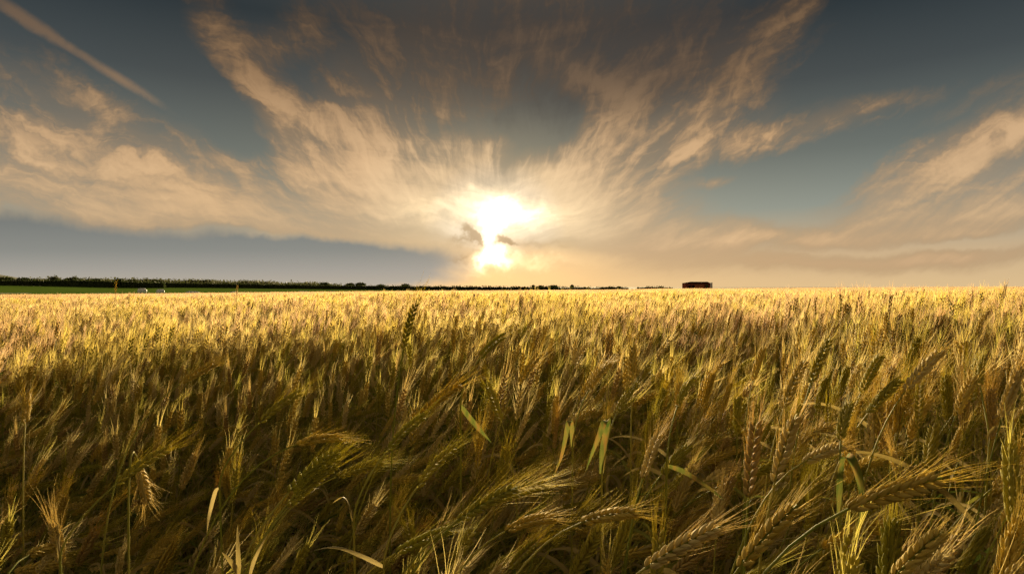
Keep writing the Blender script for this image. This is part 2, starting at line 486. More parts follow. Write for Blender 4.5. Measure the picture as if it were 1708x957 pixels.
M_LEAFD = plant_mat('wheat_leaf_dry', [(0.20, 0.15, 0.045), (0.31, 0.235, 0.07), (0.47, 0.37, 0.15)], 0.40, 0.65, 0.15, 16)
M_LEAFT = plant_mat('wheat_leaf_turning', [(0.07, 0.12, 0.022), (0.19, 0.20, 0.04), (0.34, 0.20, 0.05)], 0.32, 0.85, 0.04, 1.0, streak=(95, 95, 16), plain=True)
MATS = lambda col, awn=None: [M_STEM, M_EAR[col], M_AWN[awn or col], M_LEAFG, M_LEAFD]
COLS = ['golden', 'green', 'pale', 'brown']

# ================================================================== wheat
def lobe_proto(sides=5, rings=(0.12, 0.38, 0.68), rad=(0.62, 1.0, 0.62)):
    v = [(0, 0, 0)]; f = []
    for h, q in zip(rings, rad):
        for k in range(sides):
            a = 2 * math.pi * k / sides
            v.append((math.cos(a) * q, math.sin(a) * q, h))
    v.append((0, 0, 1.0)); top = len(v) - 1
    for k in range(sides): f.append((0, 1 + (k + 1) % sides, 1 + k))
    for j in range(len(rings) - 1):
        for k in range(sides):
            a, b = 1 + j * sides, 1 + (j + 1) * sides
            f.append((a + k, a + (k + 1) % sides, b + (k + 1) % sides, b + k))
    a = 1 + (len(rings) - 1) * sides
    for k in range(sides): f.append((a + k, a + (k + 1) % sides, top))
    return np.array(v), f


LOBE_HI = lobe_proto(6, (0.1, 0.3, 0.55, 0.8), (0.55, 0.95, 0.9, 0.45))
LOBE_MD = lobe_proto(5)
LOBE_LO = lobe_proto(4, (0.4,), (1.0,))


def polyline_at(path, s):
    """points at arc-length fractions s"""
    path = np.asarray(path, float)
    d = np.r_[0, np.cumsum(np.linalg.norm(np.diff(path, axis=0), axis=1))]; d /= d[-1]
    return np.stack([np.interp(s, d, path[:, k]) for k in range(3)], -1)


def awn(mb, p, d0, L, w, r, segs=3, droop=0.0, mat=0, tri=False):
    """one bristle: a tapering blade or prism with a slight bow"""
    bow = np.array([r.gauss(0, 0.10), r.gauss(0, 0.10), r.gauss(0, 0.08) - droop])
    pts = [p + d0 * L * (k / segs) + bow * L * (k / segs) ** 2 for k in range(segs + 1)]
    if tri:
        tube(mb, np.array(pts), [w * 0.5 * (1 - 0.8 * k / segs) for k in range(segs + 1)], 3, mat)
        return
    s = unit(np.cross(d0, [r.gauss(0, 1), r.gauss(0, 1), r.gauss(0, 1)]))
    v = []
    for k in range(segs):
        ww = w * 0.5 * (1 - 0.75 * k / segs)
        v += [pts[k] - s * ww, pts[k] + s * ww]
    v.append(pts[-1]); n = len(v)
    f = [(2 * k, 2 * k + 1, 2 * k + 3, 2 * k + 2) for k in range(segs - 1)] + [(n - 3, n - 2, n - 1)]
    mb.add(v, f, mat)


def spikelet_proto(hi, r):
    """one spikelet: a middle floret flanked by two, pointing up +z, outward +x; about 12 mm"""
    mb = MB()
    V, F = LOBE_HI if hi else LOBE_MD
    for off, tilt, k in ((0.0, 0.0, 1.0), (0.0024, 0.26, 0.94), (-0.0024, -0.26, 0.94)):
        v = V * np.array([0.0023, 0.0020, 0.0128]) * k
        ca, sa = math.cos(tilt), math.sin(tilt)
        v = np.stack([v[:, 0], v[:, 1] * ca + v[:, 2] * sa, -v[:, 1] * sa + v[:, 2] * ca], 1)
        v += np.array([0.0007 if off == 0 else 0.0, off, 0.0])
        mb.add(v, F)
    return mb


def build_ear(path, r, lod, fat=1.0, awn_len=0.065, spread=0.20, twist=None):
    """spikelets (MB), awns (MB), list of spikelet placements (pos, rotation columns)"""
    ears, awns, place = MB(), MB(), []
    L = float(np.sum(np.linalg.norm(np.diff(path, axis=0), axis=1)))
    n = {0: 18, 1: 16, 2: 9}[lod]
    s = (np.arange(n) + 0.3) / n * 0.93
    pts = polyline_at(path, s); fr = frames(polyline_at(path, np.linspace(0, 1, n + 1)))
    tw = r.uniform(0, math.pi) if twist is None else twist
    sp = spikelet_proto(lod == 0, r)
    V, F = LOBE_LO
    for k in range(n):
        t, b, c = fr[k]
        a = tw + (0 if k % 2 == 0 else math.pi) + r.gauss(0, 0.12)
        o = b * math.cos(a) + c * math.sin(a)
        q = np.cross(t, o)
        size = fat * (0.72 + 0.42 * math.sin(math.pi * (0.12 + 0.80 * k / n))) * r.uniform(0.93, 1.07)
        tilt = r.uniform(0.36, 0.52)
        zt = unit(t * math.cos(tilt) + o * math.sin(tilt)); xo = unit(o * math.cos(tilt) - t * math.sin(tilt))
        p = pts[k] + o * 0.0011
        M = np.stack([xo, q, zt], 1)
        if lod < 2:
            M2 = M * size * (L / 0.088)
            ears.merge(sp, 0, M2, p); place.append((p, M, size * (L / 0.088)))
        else:
            ears.add((V * np.array([0.0042, 0.0048, 0.019])) @ M.T * fat + p, F)
    # awns, one from each side floret
    na, w, segs = {0: (38, 0.00075, 4), 1: (24, 0.0008, 3), 2: (34, 0.0016, 2)}[lod]
    for k in range(na):
        f = (k + r.random()) / na
        i = min(int(f * n), n - 1)
        t, b, c = fr[i]
        a = tw + (0 if k % 2 == 0 else math.pi) + r.gauss(0, 0.55)
        o = b * math.cos(a) + c * math.sin(a)
        p = polyline_at(path, np.array([f * 0.93]))[0] + o * 0.003 + t * 0.008
        d = unit(t + o * (spread * r.uniform(0.45, 1.35) * (1.15 - 0.5 * f)))
        awn(awns, p, d, awn_len * r.uniform(0.75, 1.2) * (1 - 0.15 * f), w, r, segs, tri=(lod == 0))
    return ears, awns, place


def leaf_strip(mb, path, width, r, mat=0, fold=0.25, segs=10, curl=0.0, side0=None):
    """an arched blade with a shallow fold along the midrib, tapering to its tip"""
    pts = polyline_at(path, np.linspace(0, 1, segs + 1)); fr = frames(pts); v = []
    for k in range(segs + 1):
        t, b, c = fr[k]
        if side0 is not None:
            b = unit(np.asarray(side0) - t * np.dot(side0, t)); c = np.cross(t, b)
        u = k / segs
        a = curl * u
        b2 = b * math.cos(a) + c * math.sin(a); c2 = np.cross(t, b2)
        w = width * 0.5 * min(1.0, 0.6 + 2.5 * u) * (1 - u ** 3.2) + 0.0002
        v += [pts[k] - b2 * w + c2 * w * fold, pts[k] - c2 * w * fold * 0.2, pts[k] + b2 * w + c2 * w * fold]
    f = []
    for k in range(segs):
        a, b = 3 * k, 3 * k + 3
        f += [(a, a + 1, b + 1, b), (a + 1, a + 2, b + 2, b + 1)]
    mb.add(v, f, mat)


def rand_leaf_path(p0, t0, r, L, az=None, lift=None, bend=None):
    """a blade leaving the stem at p0, rising then arching over, sometimes kinked"""
    az = r.uniform(0, 2 * math.pi) if az is None else az
    lift = r.uniform(0.35, 0.9) if lift is None else lift
    bend = r.uniform(1.2, 2.9) if bend is None else bend
    o = np.array([math.cos(az), math.sin(az), 0]); pts = [np.array(p0, float)]
    ang = lift; kink = r.random() < 0.35; kk = r.randint(3, 7)
    for k in range(10):
        pts.append(pts[-1] + (o * math.sin(ang) + np.array([0, 0, 1]) * math.cos(ang)) * (L / 10))
        ang += bend / 10 * (0.5 + k / 9)
        if kink and k == kk: ang += r.uniform(0.6, 1.2)
        ang = min(ang, 3.05)
    return np.array(pts)


def stalk_paths(r, stem_len, lean0, lean1, ear_len, ear_bend, wob=0.03):
    """stem and ear centre lines for a stalk that leaves the ground at lean0 and has leaned over to lean1 at the ear"""
    pts = [np.zeros(3)]; n = 14; ph = r.uniform(-wob, wob)
    for k in range(n):
        u = (k + 0.5) / n
        a = lean0 + (lean1 - lean0) * u ** 2.6
        pts.append(pts[-1] + np.array([math.sin(a), ph * u, math.cos(a)]) * stem_len / n)
    stem = np.array(pts); e = [stem[-1]]
    for k in range(6):
        a = lean1 + ear_bend * (k + 0.5) / 6
        e.append(e[-1] + np.array([math.sin(a), ph, math.cos(a)]) * ear_len / 6)
    return stem, np.array(e)


POSES = {'upright': (0.02, 0.10, 0.05, 0.30, 0.15), 'leaning': (0.05, 0.22, 0.40, 0.80, 0.30),
         'bowed': (0.10, 0.34, 0.90, 1.40, 0.35), 'drooping': (0.10, 0.28, 1.75, 2.6, 0.30)}


def make_variant(r, pose, lod, stem_len=None):
    a0, a1, b0, b1, eb = POSES[pose]
    sl = stem_len or r.uniform(0.72, 0.86)
    if pose == 'drooping': sl += 0.06
    if pose == 'bowed': sl += 0.03
    stem, ear = stalk_paths(r, sl, r.uniform(a0, a1), r.uniform(b0, b1), r.uniform(0.078, 0.108), r.uniform(0.0, eb))
    st = MB()
    k = {0: 1, 1: 2, 2: 4}[lod]
    sp = stem if lod == 0 else np.concatenate([stem[::k], stem[-1:]]) if (len(stem) - 1) % k else stem[::k]
    tube(st, sp, np.linspace(0.0019, 0.0011, len(sp)) * (1.0 if lod < 2 else 1.3), {0: 6, 1: 4, 2: 3}[lod])
    if lod == 0:
        for fn in (0.32, 0.62):                                       # stem nodes
            p = polyline_at(stem, np.array([fn, fn + 0.004, fn + 0.008])); tube(st, p, [0.0018, 0.0026, 0.0018], 6)
    ears, awns, place = build_ear(ear, r, lod, r.uniform(0.88, 1.2), r.uniform(0.055, 0.085), r.uniform(0.12, 0.26))
    leaves = []
    spec = {0: [(0.60, 0.86), (0.40, 0.6), (0.2, 0.45)], 1: [(0.55, 0.80), (0.35, 0.6), (0.2, 0.5), (0.1, 0.4)], 2: [(0.5, 0.8)]}[lod]
    for lo, hi in spec:
        f = r.uniform(lo, hi)
        p0 = polyline_at(stem, np.array([f]))[0]
        mb = MB(); dry = r.random() < (0.5 if hi > 0.6 else 0.3)
        leaf_strip(mb, rand_leaf_path(p0, None, r, r.uniform(0.12, 0.22)), r.uniform(0.006, 0.010) * (1.0 if hi > 0.6 else 1.5), r, 0, r.uniform(0.1, 0.5), {0: 12, 1: 7, 2: 4}[lod], r.uniform(-1.2, 1.2))
        leaves.append((mb, dry))
    return dict(stem=st, ear=ears, awns=awns, leaves=leaves, place=place, ear_path=ear, stem_path=stem, pose=pose)


def merged(v, col_=None):
    mb = MB()
    mb.merge(v['stem'], 0); mb.merge(v['ear'], 1); mb.merge(v['awns'], 2)
    for l, dry in v['leaves']: mb.merge(l, 4 if dry else 3)
    return mb


# stock of stalks; kept in a collection outside the scene, the field's nodes read it
STOCK = bpy.data.collections.new('wheat_stock')
stock_n = 0


def stock(mb, mats):
    global stock_n
    o = bpy.data.objects.new('stock_%03d' % stock_n, mb.mesh('stock_%03d' % stock_n, mats)); STOCK.objects.link(o)
    stock_n += 1
    return stock_n - 1


vr = random.Random(5)
COLW = {'golden': 0.38, 'green': 0.36, 'pale': 0.17, 'brown': 0.09}


def pick_col(r): return r.choices(COLS, [COLW[c] for c in COLS])[0]


NEAR = {}                                   # pose -> stock numbers of detailed stalks
for pose, cnt in (('upright', 9), ('leaning', 9), ('bowed', 9), ('drooping', 4)):
    NEAR[pose] = []
    for k in range(cnt):
        NEAR[pose].append(stock(merged(make_variant(vr, pose, 1)), MATS(COLS[k % 4] if k < 4 else pick_col(vr))))
MID = []                                    # half-metre tufts
base2 = [merged(make_variant(vr, p, 2)) for p in ['upright'] * 10 + ['leaning'] * 4]


def tuft(size, count, hs=0.08):
    mb = MB()
    for k in range(count):
        b = vr.choice(base2); a = vr.gauss(0, 0.6); s = min(vr.gauss(0.99, hs), 1.08)
        ca, sa = math.cos(a) * s, math.sin(a) * s
        mb.merge(b, None, np.array([[ca, -sa, 0], [sa, ca, 0], [0, 0, s]]), np.array([vr.uniform(-size / 2, size / 2), vr.uniform(-size / 2, size / 2), 0]))
    return mb


for k in range(9): MID.append(stock(tuft(0.5, 56), MATS(['golden', 'green', 'pale', 'golden', 'brown', 'golden', 'green', 'pale', 'golden'][k], ['far', 'golden', 'pale'][k % 3])))
FAR = []                                    # two-metre stands: ear, a few bristles and a bit of stem each


def simple_stalk(r, k):
    mb = MB(); lean = r.gauss(0.22, 0.18); d = np.array([math.sin(lean), r.gauss(0, 0.12), math.cos(lean)])
    h = min(r.gauss(0.80, 0.05), 0.86); p = np.array([0, 0, h]); s = unit(np.cross(d, [r.gauss(0, 1), r.gauss(0, 1), 0.0]))
    V, F = LOBE_LO
    q = np.cross(d, s); mb.add((V * np.array([0.0065 * k, 0.0065 * k, 0.088])) @ np.stack([s, q, d], 1).T + p, F, 1)
    mb.add([p - s * 0.003 * k - d * 0.30, p + s * 0.003 * k - d * 0.30, p + s * 0.002 * k, p - s * 0.002 * k], [(0, 1, 2, 3)], 0)
    for j in range(22):
        awn(mb, p + d * 0.0046 * j, unit(d + s * r.gauss(0, 0.2) + q * r.gauss(0, 0.2)), 0.115, 0.0020 * k, r, 1, mat=2)
    if r.random() < 0.5:
        lp = rand_leaf_path(p - d * 0.12, None, r, 0.18); leaf_strip(mb, lp, 0.011 * k, r, 4 if r.random() < .5 else 3, 0.2, 3)
    return mb


sb = [simple_stalk(vr, 1.25) for _ in range(40)]
sb2 = [simple_stalk(vr, 2.2) for _ in range(40)]


def stand(size, count, pool):
    mb = MB()
    for k in range(count):
        b = vr.choice(pool); a = vr.gauss(0, 0.7); s = min(vr.gauss(1.0, 0.035), 1.04); ca, sa = math.cos(a), math.sin(a)
        mb.merge(b, None, np.array([[ca, -sa, 0], [sa, ca, 0], [0, 0, s]]), np.array([vr.uniform(-size / 2, size / 2), vr.uniform(-size / 2, size / 2), 0]))
    return mb


for k in range(7): FAR.append(stock(stand(2.0, 560, sb), MATS(['golden', 'pale', 'golden', 'green', 'golden', 'brown', 'pale'][k], 'far')))
HORIZON = []
for k in range(4): HORIZON.append(stock(stand(8.0, 2200, sb2), MATS(['golden', 'pale', 'golden', 'brown'][k], 'far')))

# ---- scatter
PX, PY, PZ, IDX, RZ, SCL = [], [], [], [], [], []


def put_pt(x, y, i, rz, s, z=None):
    PX.append(x); PY.append(y); PZ.append(float(ground(x, y)) if z is None else z); IDX.append(i); RZ.append(rz); SCL.append(s)


def tall(x, y):
    """crop height: taller on the right of the photographer, a thin strip beside it, a swell of wind elsewhere"""
    a = x / max(y, 0.3)
    k = 1.0 + 0.05 * math.tanh(a * 1.6) * math.exp(-max(0, y - 2) / 5) + 0.028 * math.sin(x * 1.9 + 1.0) * math.sin(y * 1.3 + 0.5 * x) + 0.02 * math.sin(x * .6 - y * .45)
    g = math.exp(-((a - 0.36) / 0.13) ** 2) * math.exp(-((y - 2.3) / 1.1) ** 2)
    return k - 0.22 * g


def pose_at(x, y, r):
    a = x / y
    near = math.exp(-max(0.0, y - 0.9) / (1.3 if a < 0.2 else 0.9))
    wb = 0.03 + (0.62 if a < 0.25 else 0.28) * near
    wd = 0.015 + 0.05 * near
    wl = 0.20 + 0.20 * near
    return r.choices(['upright', 'leaning', 'bowed', 'drooping'], [max(0.08, 1 - wb - wd - wl), wl, wb, wd])[0]


cand = []
NEAR_R = 3.7
cells = 0.052
yy = 0.34
while yy < NEAR_R:
    xm = max(1.3, 1.35 * yy)
    xx = -xm
    while xx < xm:
        x, y = xx + vr.uniform(-.028, .028), yy + vr.uniform(-.028, .028)
        rr = math.hypot(x, y)
        if rr < NEAR_R and not (abs(x) < 0.28 and y < 0.42) and not (rr < 0.45):
            if not (rr > NEAR_R - 0.9 and vr.random() < (rr - NEAR_R + 0.9) / 0.9 * 0.7):
                cl = 0.5 + 0.5 * math.sin(x * 11.3 + 1.7 * math.sin(y * 7.1)) * math.sin(y * 9.7 + 1.3 * math.sin(x * 6.3 + 2.0))
                thin = math.exp(-max(0, y - 1.0) / 1.6)
                if vr.random() < thin * ((0.62 if x > 0.1 * y else 0.45) - 0.95 * cl): xx += cells; continue
                p = pose_at(x, y, vr)
                cand.append((x, y, p, (vr.gauss(0.15, 0.32) if p == 'bowed' else vr.gauss(0.2, 0.5) if p == 'leaning' else vr.gauss(0.0, 0.8)), min(tall(x, y) * vr.gauss(1.0, 0.05), (CAMZ - 0.10 - float(ground(x, y))) / 0.89)))
        xx += cells
    yy += cells

# ================================================================== ground, green field, hill
M_SOIL = flat_mat('soil', (0.055, 0.036, 0.02), (0.11, 0.075, 0.042), 9.0, 0.95, 8, 0.5)
M_GREEN = flat_mat('green_crop', (0.07, 0.13, 0.02), (0.13, 0.20, 0.036), 0.35, 0.95, 8, 0.6, 0.0, (0.35, 1.6, 1.0))
M_HILL = flat_mat('hill_woods', (0.03, 0.045, 0.02), (0.08, 0.09, 0.04), 0.01, 0.95, 6)


def polar_sheet(rs, azs, lift, keep=None):
    A, Rr = np.meshgrid(azs, rs)
    x = np.sin(A) * Rr; y = np.cos(A) * Rr; z = ground(x, y) + lift
    v = np.stack([x, y, z], -1).reshape(-1, 3); n = len(azs); f = []
    for i in range(len(rs) - 1):
        for j in range(n - 1):
            q = (i * n + j, i * n + j + 1, (i + 1) * n + j + 1, (i + 1) * n + j)
            if keep is not None:
                c = v[list(q)].mean(0)
                if not keep(c[0], c[1]): continue
            f.append((q[0], q[3], q[2], q[1]))
    mb = MB(); mb.add(v, f); return mb


rs = np.r_[0.02, np.geomspace(0.3, 9000, 90)]
gr = tag(link('ground', polar_sheet(rs, np.radians(np.linspace(-180, 180, 241)), 0.0).mesh('ground', [M_SOIL])), kind='structure')
# the green field starts along the wheat's edge and runs to the hedges and beyond
gmb = MB(); T = np.linspace(-30, 300, 120); Wd = np.r_[0, np.geomspace(0.5, 900, 60)]
v = []; f = []
for i, t in enumerate(T):
    for j, w in enumerate(Wd):
        x, y = -38.4 + (t - 42) * 0.335 - w * 0.948, t + w * 0.318
        v.append((x, y, float(ground(x, y)) + 0.02))
for i in range(len(T) - 1):
    for j in range(len(Wd) - 1):
        a = i * len(Wd) + j; f.append((a, a + len(Wd), a + len(Wd) + 1, a + 1))
gmb.add(v, f)
gf = tag(link('green_field', gmb.mesh('green_field', [M_GREEN])), 'short green crop field beyond the left edge of the wheat', kind='structure')
hb = MB(); v = []; f = []
hx = np.linspace(-1.35, -0.70, 40)
for i, a in enumerate(hx):
    for j, (dd, k) in enumerate(((3600, 0.0), (3900, 0.75), (4200, 1.0), (4700, 0.7), (5400, 0.0))):
        top = 96 * (1 / (1 + math.exp((a + 0.845) * 42))) * (1 + 0.05 * math.sin(a * 60)) + 26 * math.exp(-((a + 0.76) / 0.06) ** 2)
        v.append((a * dd, dd, top * k - 2 + 4))
for i in range(39):
    for j in range(4):
        q = i * 5 + j; f.append((q, q + 5, q + 6, q + 1))
hb.add(v, f)
tag(link('hills', hb.mesh('hills', [M_HILL])), 'low blue-grey wooded hill on the horizon at far left', kind='structure')

# ================================================================== named stalks of the front rows
GROUP = 'wheat stalks of the front rows'
SPK = spikelet_proto(True, vr).mesh('spikelet', [M_EAR['golden']])


def set_mat(o, m):
    o.material_slots[0].link = 'OBJECT'; o.material_slots[0].material = m


def bez(p0, p1, p2, p3, n=16):
    t = np.linspace(0, 1, n)[:, None]
    return (1 - t) ** 3 * p0 + 3 * (1 - t) ** 2 * t * p1 + 3 * (1 - t) * t ** 2 * p2 + t ** 3 * p3


def tip_point(b, d0, tip, away=1):
    best = None
    for k in range(-44, 45):
        d1 = d0 + k * 0.002
        p = U(tip[0], tip[1], d1); e = abs(np.linalg.norm(p - b) - 0.088) + (0 if k * away >= 0 else 0.012)
        if best is None or e < best[0]: best = (e, p)
    return best[1]


HERO_BOX = []                               # sight lines kept free of chance stalks


def hero(label, base, tip, d, col_, away=1, off=0.22, sag=0.10, awn_len=0.068, spread=0.2, fat=1.05, leaf=None, single=False, stem_mat=None, ear_mat=None, seed=1):
    r = random.Random(seed * 77 + int(base[0]))
    b = U(base[0], base[1], d); t = tip_point(b, d, tip, away)
    ed = t - b; L = np.linalg.norm(ed); e = ed / L
    hz = np.array([e[0], e[1], 0]); rx, ry = b[0] - hz[0] * off, max(0.30, b[1] - hz[1] * off * 0.5)
    root = np.array([rx, ry, float(ground(rx, ry))])
    h = b[2] - root[2]
    side = unit(np.cross(e, np.cross(np.array([0, 0, 1.0]), e)) + 1e-6)
    mid = b + ed * 0.5 + side * L * sag * 0.5
    u = np.linspace(0, 1, 7)[:, None]
    ear = (1 - u) ** 2 * b + 2 * (1 - u) * u * mid + u ** 2 * t
    e0 = unit(ear[1] - ear[0])
    stem = bez(root, root + np.array([0, 0, h * 0.5]), b - e0 * h * 0.22, b, 22)
    o = bpy.data.objects.new('wheat_stalk', None); COL.objects.link(o); o.location = root; o.empty_display_size = 0.05
    tag(o, label, 'wheat', GROUP)
    loc = lambda a: a - root
    st = MB(); tube(st, loc(stem), np.linspace(0.0020, 0.0012, len(stem)), 7)
    for fn in (0.3, 0.58):
        q = loc(polyline_at(stem, np.array([fn, fn + 0.004, fn + 0.008]))); tube(st, q, [0.0019, 0.0027, 0.0019], 7)
    link('stem', st.mesh('stem', [stem_mat or M_STEM]), o)
    fr0 = frames(loc(polyline_at(ear, np.linspace(0, 1, 19))))[0]; ov = np.cross(fr0[0], unit(b - np.array([0, 0, CAMZ])))
    ears, awns, place = build_ear(loc(ear), r, 0, fat, awn_len, spread, math.atan2(np.dot(ov, fr0[2]), np.dot(ov, fr0[1])) + r.uniform(-.5, .5))
    if single:
        rc = MB(); tube(rc, loc(ear), [0.0012] * 7, 5)
        eo = link('ear', rc.mesh('ear', [M_STEM]), o)
        for p, M, s in place:
            so = link('spikelet', SPK, eo)
            mm = Matrix([list(M[0] * s) + [p[0]], list(M[1] * s) + [p[1]], list(M[2] * s) + [p[2]], [0, 0, 0, 1]])
            so.matrix_local = mm; set_mat(so, ear_mat or M_EAR[col_])
    else:
        eo = link('ear', ears.mesh('ear', [ear_mat or M_EAR[col_]]), o)
    if awns.f: tag(link('awns', awns.mesh('awns', [M_AWN[col_]]), eo), kind='stuff')
    for lf in (leaf or [(0.5, 0), (0.3, 1)]):
        p0 = polyline_at(stem, np.array([lf[0]]))[0] - root; lm = MB()
        leaf_strip(lm, rand_leaf_path(p0, None, r, r.uniform(.12, .2)), r.uniform(.008, .012), r, 0, 0.3, 12, r.uniform(-1, 1))
        link('leaf', lm.mesh('leaf', [M_LEAFD if lf[1] else M_LEAFG]), o)
    HERO_BOX.append((min(base[0], tip[0]) - 14, min(base[1], tip[1]) - 14, max(base[0], tip[0]) + 14, max(base[1], tip[1]) + 14, d))
    return o


def leaf_hero(label, pts, width, mat_, off=(0.0, 0.0), fold=0.3, side0=(1, 0.2, 0), col_='green', curl=0.0, pose='bowed'):
    """a stalk known by its blade: the blade follows photo points (px, py, metres)"""
    P3 = np.array([U(*p) for p in pts])
    r = random.Random(int(pts[0][0]))
    b = P3[0]; rx, ry = b[0] + off[0], max(0.3, b[1] + 0.05 + off[1]); root = np.array([rx, ry, float(ground(rx, ry))])
    o = bpy.data.objects.new('wheat_stalk', None); COL.objects.link(o); o.location = root; o.empty_display_size = 0.05
    tag(o, label, 'wheat', GROUP)
    stem = bez(root, root + np.array([0, 0, 0.3]), b + np.array([0, 0.01, -0.15]), b, 14)
    up = b + np.array([0.035, 0.06, 0.085])
    stem2 = bez(b, b + unit(stem[-1] - stem[-2]) * 0.03, up - np.array([0.02, 0.03, 0.025]), up, 8)
    st = MB(); full = np.concatenate([stem, stem2[1:]]) - root
    tube(st, full, np.linspace(0.002, 0.0013, len(full)), 6); link('stem', st.mesh('stem', [M_STEM]), o)
    e1 = unit(full[-1] - full[-2]); ear = np.array([full[-1] + e1 * 0.088 * k / 6 + np.array([0.012, 0.0, -0.01]) * (k / 6) ** 2 for k in range(7)])
    ears, awns, _ = build_ear(ear, r, 0, 0.95, 0.065, 0.18)
    eo = link('ear', ears.mesh('ear', [M_EAR[col_]]), o); tag(link('awns', awns.mesh('awns', [M_AWN[col_]]), eo), kind='stuff')
    # smooth the blade through its points
    n = len(P3); tt = np.linspace(0, n - 1, 40); q = []
    for t in tt:
        i = min(int(t), n - 2); u = t - i
        p0, p1, p2, p3 = P3[max(i - 1, 0)], P3[i], P3[i + 1], P3[min(i + 2, n - 1)]
        q.append(0.5 * (2 * p1 + (p2 - p0) * u + (2 * p0 - 5 * p1 + 4 * p2 - p3) * u * u + (3 * p1 - p0 - 3 * p2 + p3) * u ** 3))
    lm = MB(); leaf_strip(lm, np.array(q) - root, width * (0.45 if mat_ is M_LEAFD else 0.75), r, 0, fold, 26, curl + (r.choice([-1, 1]) * r.uniform(0.6, 1.3) if mat_ is M_LEAFD else 0.0), np.array(side0, float))
    link('leaf', lm.mesh('leaf', [mat_]), o)
    xs = [p[0] for p in pts]; ys = [p[1] for p in pts]
    HERO_BOX.append((min(xs) - 8, min(ys) - 8, max(xs) + 8, max(ys) + 8, min(p[2] for p in pts)))
    return o


